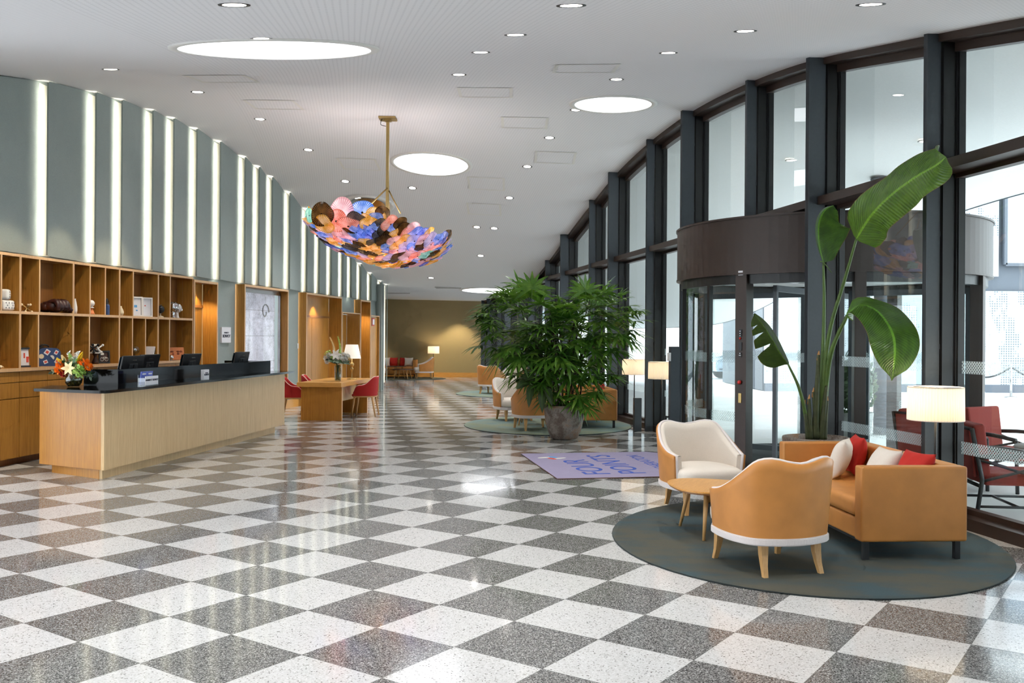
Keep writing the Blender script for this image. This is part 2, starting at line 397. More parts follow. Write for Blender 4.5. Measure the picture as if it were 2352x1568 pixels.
def sphere(b, c, r, sx=1, sy=1, sz=1, seg=16, rings=10):
    def fn(u, v):
        a = u * 2 * pi; p = (v - .5) * pi * .9999
        return (c[0] + r * sx * cos(p) * cos(a), c[1] + r * sy * cos(p) * sin(a), c[2] + r * sz * sin(p))
    return grid(b, fn, seg, rings, cu=True)
def obj(name, b, mat, parent=None, label=None, fix=True):
    if fix: bmesh.ops.recalc_face_normals(b, faces=b.faces[:])
    me = bpy.data.meshes.new(name); b.to_mesh(me); b.free()
    me.materials.append(MAT[mat] if isinstance(mat, str) else mat)
    o = bpy.data.objects.new(name, me); C.objects.link(o)
    if parent: o.parent = parent
    if label: o['label'] = label
    return o
def thing(name, label, cat, loc=(0, 0, 0), rz=0.0, group=None):
    o = bpy.data.objects.new(name, None); C.objects.link(o); o.empty_display_size = .1
    o.location = loc; o.rotation_euler = (0, 0, rz); o['label'] = label; o['category'] = cat
    if group: o['group'] = group
    return o
def tag(o, label, cat, group=None):
    o['label'] = label; o['category'] = cat
    if group: o['group'] = group
    return o
def struct(o, label=None):
    o['kind'] = 'structure'
    if label: o['label'] = label
    return o
def sroot(name, label, loc=(0, 0, 0), rz=0.0):
    o = bpy.data.objects.new(name, None); C.objects.link(o); o.location = loc; o.rotation_euler = (0, 0, rz)
    o['kind'] = 'structure'; o['label'] = label; return o
def dup(root, loc, rz, label, group=None):
    r = root.copy(); C.objects.link(r); r.location = loc; r.rotation_euler = (0, 0, rz); r['label'] = label
    if group: r['group'] = group
    for ch in list(root.children):
        c = ch.copy(); C.objects.link(c); c.parent = r
        for g in ch.children:
            d = g.copy(); C.objects.link(d); d.parent = c
    return r
def text_mesh(s, size, ext=.002, align='CENTER', bold=0.0):
    cu = bpy.data.curves.new('lettering', 'FONT'); cu.body = s; cu.size = size; cu.extrude = ext; cu.align_x = align; cu.align_y = 'CENTER'; cu.offset = bold
    o = bpy.data.objects.new('lettering', cu); C.objects.link(o)
    dg = bpy.context.evaluated_depsgraph_get(); me = bpy.data.meshes.new_from_object(o.evaluated_get(dg))
    bpy.data.objects.remove(o); return me
def text(name, s, size, mat, parent, m, ext=.002, bold=0.0, label=None):
    me = text_mesh(s, size, ext, 'CENTER', bold); me.transform(m); me.materials.clear(); me.materials.append(MAT[mat])
    o = bpy.data.objects.new(name, me); C.objects.link(o); o.parent = parent
    if label: o['label'] = label
    return o
def upright(loc, rz):                       # text plane standing up, facing local -Y rotated by rz
    return Matrix.Translation(loc) @ Matrix.Rotation(rz, 4, 'Z') @ Matrix.Rotation(pi / 2, 4, 'X')
ORD = ['first', 'second', 'third', 'fourth', 'fifth', 'sixth', 'seventh', 'eighth', 'ninth', 'tenth', 'eleventh', 'twelfth', 'thirteenth', 'fourteenth', 'fifteenth', 'sixteenth', 'seventeenth', 'eighteenth', 'nineteenth', 'twentieth', 'twenty-first', 'twenty-second', 'twenty-third', 'twenty-fourth', 'twenty-fifth']
# ================================================================ SHELL
b = nb(); prism(b, [(-10.4, -6.2), (xg(-6.2) + .05, -6.2), (xg(40.7) + .05, 40.7), (-10.4, 40.7)], -.1, 0); struct(obj('floor', b, 'floor'), 'polished black and white terrazzo chequer floor laid on the diagonal')
b = nb()
grid(b, lambda u, v: ((lambda y: (lambda x: (x, y, zc(x, y)))(-10.2 + (xg(y) + 10.25) * u))(-6.2 + 46.9 * v)), 40, 150)
struct(obj('ceiling', b, 'ceiling', fix=False), 'white perforated vaulted ceiling')
# --- left wall with its openings
def YS(u): return 8.42 / (.14 - (u - CX) / F)          # depth along joinery front
def YW(u): return 8.62 / (.14 - (u - CX) / F)          # depth along wall face
OPEN = [(-2.0, YS(443), 0, 2.80), (YS(444.5), YS(500), 0, 2.80), (YS(561), YS(662), .37, 2.84), (YS(703), YS(785), 0, 2.84), (YS(786), YS(827), 0, 2.43), (YS(828), YS(851), 0, 2.84), (YS(852), YS(871), 0, 2.40)]
b = nb()
def wq(b, y0, y1, z0, z1, off=0.0):
    n = max(1, int((y1 - y0) / .5))
    def fn(u, v):
        y = y0 + (y1 - y0) * u; x = xw(y); top = zc(x, y) + .02 if z1 is None else z1
        return (x + off, y, z0 + (top - z0) * v)
    grid(b, fn, n, 1, smooth=False)
cuts = sorted(set([-6.0, 31.0] + [o[0] for o in OPEN] + [o[1] for o in OPEN]))
for y0, y1 in zip(cuts, cuts[1:]):
    m = (y0 + y1) / 2; op = [o for o in OPEN if o[0] < m < o[1]]
    if not op: wq(b, y0, y1, 0, None); continue
    o = op[0]
    if o[2] > 0: wq(b, y0, y1, 0, o[2])
    wq(b, y0, y1, o[3], None)
b2 = b
rbox(b2, (xw(31) - 3, 31.02, 1.8), (6, .04, 3.6))
struct(obj('wall_left', b2, 'sage_fabric', fix=False), 'sage green fabric covered left wall')
b = nb(); rbox(b, (-5, 40.6, 1.75), (11, .2, 3.5)); struct(obj('wall_back', b, 'olive_wall'), 'olive textile covered end wall of the lounge')
b = nb(); rbox(b, (-10.2, 35.8, 1.75), (.1, 9.7, 3.5)); struct(obj('wall_lounge', b, 'olive_wall'), 'olive side wall of the far lounge')
b = nb(); rbox(b, (-2, -6.1, 1.75), (17, .2, 3.6)); struct(obj('wall_front', b, 'white_paint'), 'white wall behind the viewer')
b = nb(); rbox(b, (-5, 40.48, .1), (11, .03, .2)); struct(obj('baseboard_back', b, 'oak_table'), 'oak baseboard along the olive end wall')
b = nb()
for y0, y1 in ((YS(501), YS(702)),):
    L = (y1 - y0) / .99; c = Vector((xw((y0 + y1) / 2), (y0 + y1) / 2, .1)) + WN * .02
    rbox(b, c, (L, .03, .2), rz=WA)
struct(obj('baseboard_left', b, 'oak_table'), 'oak baseboard along the sage wall')
# --- sage panels, lapped like shingles, each with a lit strip on its far edge
US = [-95, 85, 197, 258, 330, 379, 433, 488, 546, 579, 610, 651, 692, 721, 749, 776, 796, 818, 842, 866, 879]
YP = [4.0, 6.5, 8.8] + [YW(u) for u in US[1:]]
YP = [8.8 - 2.3 * 2, 8.8 - 2.3, 10.6] + [YW(u) for u in US[1:]]
for i, (y0, y1) in enumerate(zip(YP, YP[1:])):
    vis = y1 > 12.7
    zb = 2.87 if y1 < YW(867) else .2
    p0 = Vector((xw(y0), y0, 0)); p1 = Vector((xw(y1), y1, 0))
    k = i - 1
    t = thing('wall_panel', 'sage green fabric wall panel with glowing far edge, %s from the left' % ORD[k] if vis else 'sage green fabric wall panel beside the left edge of view, %s nearer' % ['second', 'first', 'next'][i % 3], 'wall panel', (p0.x, p0.y, 0), 0, 'lapped sage panels on left wall')
    b = nb()
    n = 4
    def fn(u, v):
        p = p0.lerp(p1, u) + WN * (.158 - .145 * u); z1 = zc(p.x, p.y) - .015
        return (p.x - p0.x, p.y - p0.y, zb + (z1 - zb) * v)
    grid(b, fn, n, 1, smooth=False)
    q = p0 + WN * .004                                   # return of the near edge
    z1 = zc(p0.x, p0.y) - .015
    e0 = Vector((WN.x * .004, WN.y * .004, 0)); e1 = WN * .11
    obj('fabric_panel', b, 'sage_fabric', t, fix=False)
    b = nb(); d = p1 - p0; z2 = zc(p1.x, p1.y) - .03
    def strip(q0, q1, o0, o1, flip=False):
        a0, a1 = d + WD * q0 + WN * o0, d + WD * q1 + WN * o1
        vs = [b.verts.new((e.x, e.y, z)) for e, z in ((a0, zb + .01), (a1, zb + .01), (a1, z2), (a0, z2))]; b.faces.new(vs[::-1] if flip else vs)
    strip(0, .26, .010, .010); obj('lit_reveal', b, 'reveal_cream', t, fix=False)
    b = nb(); strip(.004, .034, .146, .146, True); obj('light_strip', b, 'led_strip', t, fix=False)
    b = nb(); strip(.0, .0001, .132, .158); obj('panel_lip', b, 'sage_fabric', t, fix=False)
    hh = z2 - zb; l = bpy.data.lights.new('panel_led', 'AREA'); l.shape = 'RECTANGLE'; l.size = .03; l.size_y = hh; l.energy = 27 * pi * .03 * hh; l.color = (1, .95, .80)
    o = bpy.data.objects.new('panel_led', l); C.objects.link(o); o.parent = t; q = d + WD * .019 + WN * .143; o.location = (q.x, q.y, (zb + z2) / 2)
    Zv = Vector((0, 0, 1)); o.rotation_euler = Matrix((Zv.cross(WN), Zv, WN)).transposed().to_euler()
# --- window wall
FY = [-5.5, -3.3, -1.3, .9, 2.95, 5.1, 7.1, 9.2, 11.42, 13.33, 15.72, 17.75, 20.1, 21.95, 24.6, 26.8, 29, 31, 33.3, 35.3, 37.6, 39.6]
GR = GA - pi / 2                                            # local x across wall (outdoors +), y along wall
def gpt(y, off=0.0): return Vector((xg(y), y, 0)) + GN * off
for i, y in enumerate(FY):
    heavy = i % 2 == 0
    D = .43 if heavy else .36
    z0 = 3.36 if abs(y - 13.33) < .01 else 0
    nm = 'trim_%d' % (i + 1)
    r = sroot(nm, 'dark grey full-height window fin, %s along the glass wall' % ORD[min(i, 24)], gpt(y), GR)
    w = .07 if heavy else .05
    z1 = zc(gpt(y, D).x, y) + .0
    b = nb(); rbox(b, (-(D + .21) / 2, 0, (z0 + z1) / 2), (D - .21, w, z1 - z0)); rbox(b, (-D + .01, 0, (z0 + z1) / 2), (.02, w + .012, z1 - z0)); o = obj('fin', b, 'fin_metal', r); struct(o)
    b = nb(); rbox(b, (-.09, 0, (z0 + z1) / 2), (.215, w + .05, z1 - z0)); rbox(b, (-.015, 0, (z0 + z1) / 2), (.07, w + .12, z1 - z0)); rbox(b, (-.05, 0, (z0 + z1) / 2), (.03, w + .09, z1 - z0)); struct(obj('mullion', b, 'frame_dark', r))
    b = nb(); 
    for z in [z0 + .6 + k * 1.1 for k in range(int((z1 - z0) / 1.1))]: rbox(b, (-.203, 0, z), (.018, w * .6, .05))
    struct(obj('spacer', b, 'fin_metal', r))
TZ0, TZ1 = 3.37, 3.50
DC = Vector((4.6, 13.7, 0)); DR = 2.16
for i, (y0, y1) in enumerate(zip(FY, FY[1:])):
    r = sroot('window_%d' % (i + 1), 'tall dark framed window bay, %s along the glass wall' % ORD[i], gpt(y0), GR)
    L = (y1 - y0) / GD.y
    door = y0 in (11.42, 13.33)
    inv = Matrix.Translation(gpt(y0)) @ Matrix.Rotation(GR, 4, 'Z'); inv = inv.inverted()
    a, c = .05, L - .05
    def top(s):
        p = gpt(y0) + GD * s; return zc(p.x, p.y) 
    if not door:
        b = nb(); rbox(b, (-.1, L / 2, .055), (.24, L - .1, .11)); rbox(b, (-.03, L / 2, .13), (.09, L - .1, .06)); struct(obj('sill', b, 'bronze_metal', r))
    b = nb(); rbox(b, (-.16, L / 2, (TZ0 + TZ1) / 2), (.30, L - .08, TZ1 - TZ0 - .03)); rbox(b, (-.02, L / 2, (TZ0 + TZ1) / 2), (.1, L - .08, TZ1 - TZ0 + .06)); struct(obj('transom', b, 'bronze_metal', r))
    b = nb()
    for dx, dep, h in ((-.13, .22, .10), (-.03, .1, .19)):
        n = 6
        ring = []
        for k in range(n + 1):
            s = L * k / n; z = top(s) + .01
            ring.append([b.verts.new((dx + sx * dep / 2, s, z - (h if lo else 0))) for sx, lo in ((-1, 0), (1, 0), (1, 1), (-1, 1))])
        for A, B2 in zip(ring, ring[1:]):
            for k in range(4): b.faces.new((A[k], A[(k + 1) % 4], B2[(k + 1) % 4], B2[k]))
    struct(obj('head_beam', b, 'bronze_metal', r))
    def pane(z0f, z1f, a, c, nm):
        b = nb(); n = 6
        grid(b, lambda u, v: (0, a + (c - a) * u, z0f + ((z1f if z1f else top(a + (c - a) * u) - .15) - z0f) * v), n, 1, smooth=False)
        return struct(obj(nm, b, 'glass', r, fix=False))
    pane(TZ1, None, a, c, 'upper_pane')
    spans = [(a, c)]
    if y0 == 11.42: spans = [(a, .16)]
    if y0 == 13.33: spans = [((15.30 - 13.33) / GD.y, c)]
    for a2, c2 in spans:
        pane(.13, TZ0, a2, c2, 'lower_pane')
        if not door and 0 < y0 < 22:
            for zb in (.66, 1.44):
                b = nb(); u_ = b.loops.layers.uv.verify()
                vs = [b.verts.new((-.008, yy, zz)) for yy, zz in ((a2, zb), (c2, zb), (c2, zb + .12), (a2, zb + .12))]; f = b.faces.new(vs)
                for l, q in zip(f.loops, ((0, 0), ((c2 - a2) / .018, 0), ((c2 - a2) / .018, 7), (0, 7))): l[u_].uv = q
                struct(obj('frosted_band', b, 'dots', r, fix=False))
# --- joinery portals on left wall : local x along wall, y into wall
def portal(nm, label, u0, u1, z0, z1, D, th=.045):
    y0, y1 = YS(u0), YS(u1); L = (y1 - y0) / .9903
    r = sroot(nm, label, (xs(y0), y0, 0), WA)
    h = z1 - z0
    b = nb(); rbox(b, (th / 2, D / 2, (z0 + z1) / 2), (th, D, h)); rbox(b, (L - th / 2, D / 2, (z0 + z1) / 2), (th, D, h))
    rbox(b, (L / 2, D / 2, z1 - th / 2), (L - 2 * th, D, th))
    if z0 > 0: rbox(b, (L / 2, D / 2, z0 + th / 2), (L - 2 * th, D, th))
    struct(obj('frame', b, 'oak', r))
    b = nb(); e = .006
    for c, s in (((th / 2, -.003, (z0 + z1) / 2), (th, e, h)), ((L - th / 2, -.003, (z0 + z1) / 2), (th, e, h)), ((L / 2, -.003, z1 - th / 2), (L - 2 * th, e, th))): rbox(b, c, s)
    struct(obj('front_edge', b, 'oak_edge', r))
    return r, L
def door_leaf(r, L, D, h=2.3, handle=True, th=.045):
    b = nb(); rbox(b, (L / 2, D + .02, h / 2), (L - 2 * th - .02, .04, h)); rbox(b, (L / 2 , D + .005, h / 2 + .02), (.012, .02, h - .1)); struct(obj('door_leaf', b, 'oak', r))
    b = nb(); rbox(b, (L / 2, D + .03, (h + 2.80) / 2 + .02), (L - 2 * th, .05, 2.78 - h - .03)); struct(obj('overpanel', b, 'oak', r))
    b = nb(); rbox(b, (L / 2, D + .0, h + .02), (L - 2 * th, .03, .05)); struct(obj('door_head', b, 'oak_dark', r))
    if handle:
        b = nb(); rbox(b, (.24, D - .012, 1.02), (.05, .02, .22), bev=.006); tube(b, [(.24, D - .02, 1.05), (.24, D - .06, 1.05), (.36, D - .06, 1.05)], .011, 8); rbox(b, (.24, D - .01, 1.24), (.05, .016, .07), bev=.004)
        struct(obj('door_handle', b, 'steel', r))
r, L = portal('door_1', 'oak framed door niche at the far end of the shelving', 444.5, 500, 0, 2.80, .30); door_leaf(r, L, .30, 2.3, False)
NICHE1 = (r.location.copy(), L)
r, L = portal('window_1001', 'projecting oak window frame behind reception', 561, 662, .37, 2.84, .24); r.name = 'window_40'
b = nb(); rbox(b, (L / 2, .20, 1.6), (L - .09, .04, 2.38)); rbox(b, (L / 2, .2, .6), (L - .09, .05, .06)); 
b.free(); b = nb(); th = .05
for c, s in (((.07, .19, 1.6), (.05, .05, 2.3)), ((L - .07, .19, 1.6), (.05, .05, 2.3)), ((L / 2, .19, 2.74), (L - .2, .05, .09))): rbox(b, c, s)
struct(obj('metal_frame', b, 'steel', r))
b = nb(); rbox(b, (L / 2, .17, 1.6), (L - .18, .006, 2.24)); struct(obj('glass_pane', b, 'glass_soft', r))
WIN1 = r; WIN1L = L
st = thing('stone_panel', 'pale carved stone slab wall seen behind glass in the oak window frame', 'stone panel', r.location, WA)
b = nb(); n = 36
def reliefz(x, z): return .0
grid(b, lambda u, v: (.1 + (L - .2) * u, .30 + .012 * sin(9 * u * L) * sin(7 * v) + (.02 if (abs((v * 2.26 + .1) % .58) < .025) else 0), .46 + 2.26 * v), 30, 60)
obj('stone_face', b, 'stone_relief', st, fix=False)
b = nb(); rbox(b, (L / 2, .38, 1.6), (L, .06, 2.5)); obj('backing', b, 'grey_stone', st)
b = nb()
for k in range(14):
    a = k * .45; tube(b, [(L * .72 + (.22 - .012 * k) * cos(a), .285, 2.3 + (.2 - .01 * k) * sin(a)), (L * .72 + (.22 - .012 * k) * cos(a + .45), .285, 2.3 + (.2 - .01 * k) * sin(a + .45))], .012, 6)
obj('carved_scroll', b, 'grey_stone', st)
r, L = portal('door_2', 'deep oak portal with closed door lit by a spot', 703, 785, 0, 2.84, .36); door_leaf(r, L, .36, 2.25)
NICHE2 = (r.location.copy(), L)
r, L = portal('door_3', 'low oak lined opening holding an exhibition banner', 786, 827, 0, 2.43, .40, .03)
b = nb(); rbox(b, (L / 2, .42, 1.2), (L - .06, .03, 2.36)); struct(obj('back_panel', b, 'oak', r))
bn = thing('banner', 'tall pale blue banner numbered 1907 standing in the oak opening', 'banner', r.location, WA)
b = nb(); rbox(b, (.40, .36, 1.28), (.62, .02, 2.1)); obj('board', b, 'paper', bn)
text('lettering', '1907', .30, 'ink', bn, upright((.40, .345, 1.92), 0), bold=.004)
text('lettering', 'seit', .12, 'ink', bn, upright((.40, .345, 1.66), 0))
b = nb()
for k in range(5): rbox(b, (.36 + .02 * (k % 2), .347, .98 - k * .07), (.3 - .05 * (k % 3), .004, .018))
obj('text_lines', b, 'ink', bn)
b = nb(); rbox(b, (.40, .36, .115), (.66, .1, .22)); obj('stand_foot', b, 'black_metal', bn)
r, L = portal('door_4', 'tall narrow oak portal beyond the banner opening', 828, 851, 0, 2.84, .36); door_leaf(r, L, .36, 2.3, False)
NICHE3 = (r.location.copy(), L)
r, L = portal('door_5', 'plain oak service door at the end of the sage wall', 852, 871, 0, 2.40, .08, .03)
b = nb(); rbox(b, (L / 2, .07, 1.18), (L - .06, .03, 2.34)); struct(obj('door_leaf', b, 'oak', r))
sg = thing('safety_sign', 'small red bordered white safety sign high on the end service door', 'sign', r.location, WA)
b = nb(); rbox(b, (.38, .045, 2.2), (.24, .016, .24)); obj('sign_border', b, 'terracotta_red', sg)
b = nb(); rbox(b, (.38, .034, 2.2), (.17, .01, .17)); obj('sign_face', b, 'paper', sg)
b = nb(); rbox(b, (L + .08, -.01, 1.7), (.06, .10, 3.4)); rbox(b, (L + .30, .06, 1.72), (.10, .24, 3.42)); struct(obj('end_post', b, 'sage_fabric', r))
# wall switch, wall sign
sw = thing('wall_switch', 'small white switch plate on sage wall left of the deep oak door portal', 'switch', Vector((xw(YW(683)), YW(683), 1.5)) + WN * .005, WA)
b = nb(); rbox(b, (0, -.008, 0), (.085, .016, .13), bev=.004); obj('plate', b, 'white_gloss', sw); b = nb(); rbox(b, (0, -.018, 0), (.05, .006, .06)); obj('rocker', b, 'white_gloss', sw)
p = Vector((xw(YW(516)), YW(516), 0)); z = at(516, 769, p.y).z
ws = thing('wall_sign', 'square white loyalty programme sign with dark lettering on sage wall', 'sign', p + WN * .0 + Vector((0, 0, z)), WA)
b = nb(); rbox(b, (0, -.02, 0), (.56, .04, .31), bev=.004); b.free(); b = nb(); rbox(b, (0, -.02, 0), (.42, .04, .32), bev=.004); obj('board', b, 'paper', ws)
text('lettering', 'MARRIOTT', .045, 'ink', ws, upright((.0, -.042, .045), 0)); text('lettering', 'BONVOY', .085, 'ink', ws, upright((.0, -.042, -.025), 0), bold=.002)
# ================================================================ CEILING FITTINGS
rows = [('row nearest the glass wall', [(2000, 10), (1712, 71), (1535, 121), (1416, 182), (1323, 252), (1262, 316), (1211, 382), (1170, 454), (1135, 524), (1104, 587)]),
        ('middle row of the ceiling', [(1312, 12), (1184, 80), (1104, 120), (1054, 171), (947, 431), (990, 638)]),
        ('row nearest the sage wall', [(538, 11), (601, 88), (254, 159), (454, 211), (597, 273), (708, 344), (793, 416), (822, 455), (1095, 521)])]
def downlight(p, n, label, grp, power, proto=[None]):
    q = Vector((0, 0, -1)).rotation_difference(n)
    r = bpy.data.objects.new('ceiling_downlight', None); C.objects.link(r); r.location = p; r.rotation_mode = 'QUATERNION'; r.rotation_quaternion = q
    r['label'] = label; r['category'] = 'ceiling light'; r['group'] = grp
    if proto[0] is None:
        b = nb(); lathe(b, [(.074, .0), (.105, -.004), (.108, .004), (.074, .006)], 28); t1 = obj('trim_ring', b, 'frame_dark', r)
        b = nb(); lathe(b, [(.0005, -.0025), (.078, -.0025)], 28); t2 = obj('lens', b, 'lamp_disc', r, fix=False)
        proto[0] = (t1.data, t2.data)
    else:
        for nm, me in zip(('trim_ring', 'lens'), proto[0]):
            o = bpy.data.objects.new(nm, me); C.objects.link(o); o.parent = r
    if power:
        l = bpy.data.lights.new('downlight_lamp', 'SPOT'); l.energy = power; l.color = (1, .97, .93); l.spot_size = radians(110); l.spot_blend = .9; l.shadow_soft_size = .09
        o = bpy.data.objects.new('downlight_lamp', l); C.objects.link(o); o.parent = r; o.location = (0, 0, -.04)
    return r
for rn, ps in rows:
    for k, (u, v) in enumerate(ps):
        p = ceil_at(u, v)
        downlight(p, cn(p), 'round recessed downlight, %s from the front in the %s' % (ORD[k], rn), 'recessed ceiling downlights', 95)
for x, y in ((-3.2, 22), (-.5, 23.5), (-2.4, 26), (-.8, 28), (-3, 30), (-1.5, 33), (-4.5, 35.5), (-2, 37), (-7, 37), (-4.5, 6.5), (-1.5, 5.5), (1.5, 5), (-4, 2.5), (-.5, 1.5), (2.5, 1.2), (-3, -1.5), (1, -2.5)):  # spots without fixtures, added as fill for the far and near hall
    l = bpy.data.lights.new('hall_fill', 'SPOT'); l.energy = 190; l.color = (1, .98, .96); l.spot_size = radians(130); l.spot_blend = .9; l.shadow_soft_size = .15
    o = bpy.data.objects.new('hall_fill', l); C.objects.link(o); o.location = (x, y, zc(x, y) - .06)
SKY = [(635, 112, 430, 'large'), (1408, 238, 176, 'small'), (990, 375, 170, 'mid'), (1105, 667, 116, 'far')]
for (u, v, w, nm) in SKY:
    p = ceil_at(u, v); R = w / F * p.y / 2 * (1.0)
    if nm == 'far': R = 1.0; p.x += .35
    t = thing('round_skylight', {'large': 'glowing round skylight, largest and nearest, high over the reception desk', 'small': 'glowing round skylight with pale rim near the window wall', 'mid': 'glowing round skylight just right of the chandelier rod', 'far': 'glowing round skylight in the low far ceiling behind the palm'}[nm], 'skylight', p, 0, 'round ceiling skylights')
    def sf(rad, dz): return lambda a: (rad * cos(a), rad * sin(a), zc(p.x + rad * cos(a), p.y + rad * sin(a)) - p.z + dz)
    b = nb(); grid(b, lambda uu, vv: sf(R * max(vv, 1e-4), -.012)(uu * 2 * pi), 48, 6, cu=True); obj('light_panel', b, 'skylight', t, fix=False)
    b = nb(); grid(b, lambda uu, vv: sf(R + [0, .0, .09, .09][min(3, int(vv * 3 + .01))], [-.014, -.02, -.014, -.0][min(3, int(vv * 3 + .01))])(uu * 2 * pi), 48, 3, cu=True); obj('rim', b, 'white_paint', t, fix=False)
for x, y, R in ((-2.5, 3.0, 1.0), (1.2, -1.5, .9)):  # unseen glowing discs added overhead as fill light
    t = thing('round_skylight', 'unseen round skylight added for fill light behind the viewer, %s' % ('nearer' if y > 0 else 'farther'), 'skylight', (x, y, zc(x, y)), 0, 'round ceiling skylights')
    b = nb(); lathe(b, [(.001, -.02), (R, -.02)], 40); obj('light_panel', b, 'skylight', t, fix=False)
    b = nb(); lathe(b, [(R, -.02), (R + .08, -.02), (R + .08, 0)], 40); obj('rim', b, 'white_paint', t)
HT = [(1115, 212, 'behind the middle row of lights'), (1205, 281, 'left of the small skylight'), (1275, 361, 'below the small skylight'), (1117, 421, 'right of the chandelier skylight'), (1112, 480, 'farthest right of the chandelier bowl'), (825, 376, 'left of the chandelier rod'), (1345, 156, 'above the small skylight'), (512, 180, 'below the large skylight'), (630, 240, 'above the left downlight row')]
for (u, v, w) in HT:
    p = ceil_at(u, v)
    t = thing('ceiling_hatch', 'faint white square hatch in the ceiling, %s' % w, 'ceiling hatch', p, 0, 'ceiling access hatches')
    b = nb(); s = .42
    def cz(x, y, d): return (x, y, zc(p.x + x, p.y + y) - p.z - d)
    for (x0, x1, y0, y1) in ((-s, s, -s, -s + .05), (-s, s, s - .05, s), (-s, -s + .05, -s, s), (s - .05, s, -s, s)):
        grid(b, lambda a, c: cz(x0 + (x1 - x0) * a, y0 + (y1 - y0) * c, .006), 4, 4, smooth=False)
    obj('frame', b, 'white_paint', t, fix=False)
    b = nb(); grid(b, lambda a, c: cz((s - .05) * (2 * a - 1), (s - .05) * (2 * c - 1), .003), 6, 6); obj('hatch_panel', b, 'ceiling', t, fix=False)
p = ceil_at(845, 467); n_ = cn(p)
t = thing('ceiling_vent', 'round chrome ringed ceiling vent behind the chandelier stays', 'ceiling vent', p)
b = nb(); lathe(b, [(.42, .0), (.62, -.05), (.66, -.03), (.66, .0)], 40); o = obj('ring', b, 'white_gloss', t); o.rotation_mode = 'QUATERNION'; o.rotation_quaternion = Vector((0, 0, -1)).rotation_difference(n_)
b = nb(); lathe(b, [(.001, -.01), (.42, -.012)], 40); o = obj('mirror_dish', b, 'chrome', t, fix=False); o.rotation_mode = 'QUATERNION'; o.rotation_quaternion = Vector((0, 0, -1)).rotation_difference(n_)
for (u, v, w) in ((915, 672, 'left'), (1030, 660, 'right')):
    p = ceil_at(u, v); t = thing('ceiling_grille', 'thin dark slot grille in the far low ceiling, %s one' % w, 'ceiling grille', p)
    b = nb(); rbox(b, (0, 0, -.012), (.9, .22, .02)); obj('frame', b, 'white_paint', t); b = nb()
    for k in range(4): rbox(b, (0, -.075 + .05 * k, -.024), (.84, .014, .006))
    obj('slot', b, 'frame_dark', t)
# ================================================================ SHELVING
MODS = [(-80, 46), (46, 168), (168, 274), (274, 363), (363, 443)]
UP = [[-38, 2], [90], [206, 241], [305], [390]]
LO = [[-20], [88], [205], [304, 334], [389]]
for k, (u0, u1) in enumerate(MODS):
    y0, y1 = YS(u0), YS(u1); L = (y1 - y0) / .9903 - .004
    t = thing('shelf_unit', 'oak open shelving unit over drawers, %s of five along the back wall of reception' % ['leftmost', 'second', 'third', 'fourth', 'rightmost'][k], 'shelving', (xs(y0), y0, 0), WA, 'oak shelving units')
    lx = lambda u: (YS(u) - y0) / .9903
    D, th = .31, .038
    for x in (th / 4 + .002, L - th / 4 - .002):
        b = nb(); rbox(b, (x, D / 2, 2.07), (th / 2, D, 1.54)); obj('side_panel', b, 'oak', t)
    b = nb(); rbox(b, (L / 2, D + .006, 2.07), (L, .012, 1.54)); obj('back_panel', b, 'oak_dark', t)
    for nm, z in (('top_board', 2.82), ('middle_shelf', 2.05)):
        b = nb(); rbox(b, (L / 2, D / 2, z), (L - th, D, th)); obj(nm, b, 'oak', t)
    b = nb(); rbox(b, (L / 2, D / 2 - .01, 1.28), (L, D + .02, .045)); obj('ledge', b, 'oak', t)
    for us, z0, z1 in ((UP[k], 2.07, 2.80), (LO[k], 1.30, 2.03)):
        for u in us:
            b = nb(); rbox(b, (lx(u), D / 2, (z0 + z1) / 2), (.028, D, z1 - z0)); obj('divider', b, 'oak', t)
            b = nb(); rbox(b, (lx(u), -.002, (z0 + z1) / 2), (.028, .004, z1 - z0)); obj('edge_strip', b, 'oak_edge', t)
    b = nb()
    for c, s in (((.009, -.002, 2.07), (.018, .004, 1.54)), ((L - .009, -.002, 2.07), (.018, .004, 1.54)), ((L / 2, -.002, 2.82), (L - .04, .004, th)), ((L / 2, -.002, 2.05), (L - .04, .004, th)), ((L / 2, -.022, 1.28), (L, .004, .045))): rbox(b, c, s)
    obj('front_edge', b, 'oak_edge', t)
    b = nb(); rbox(b, (L / 2, D / 2 + .02, .67), (L, D - .04, 1.16)); obj('carcass', b, 'oak', t)
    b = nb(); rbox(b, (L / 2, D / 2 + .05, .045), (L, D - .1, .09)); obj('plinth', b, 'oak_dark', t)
    nd = 2
    for j in range(nd):
        x = L * (j + .5) / nd; w = L / nd - .008
        for nm, z0, z1 in (('drawer', 1.115, 1.25), ('drawer', .90, 1.105), ('cupboard_door', .10, .89)):
            b = nb(); rbox(b, (x, .012, (z0 + z1) / 2), (w, .02, z1 - z0)); obj(nm, b, 'oak', t)
def sp(u, d=.15):                        # spot on a shelf, d behind the front, seen in column u
    y = (8.42 + d * 1.01) / (.14 - (u - CX) / F); return Vector((xs(y) - d * 1.01, y, 0))
ZU, ZL = 2.07, 1.303
def deco(name, label, cat, u, z, d=.15, rz=0.0, grp=None):
    p = sp(u, d); return thing(name, label, cat, (p.x, p.y, z), WA + rz, grp), p.y / F
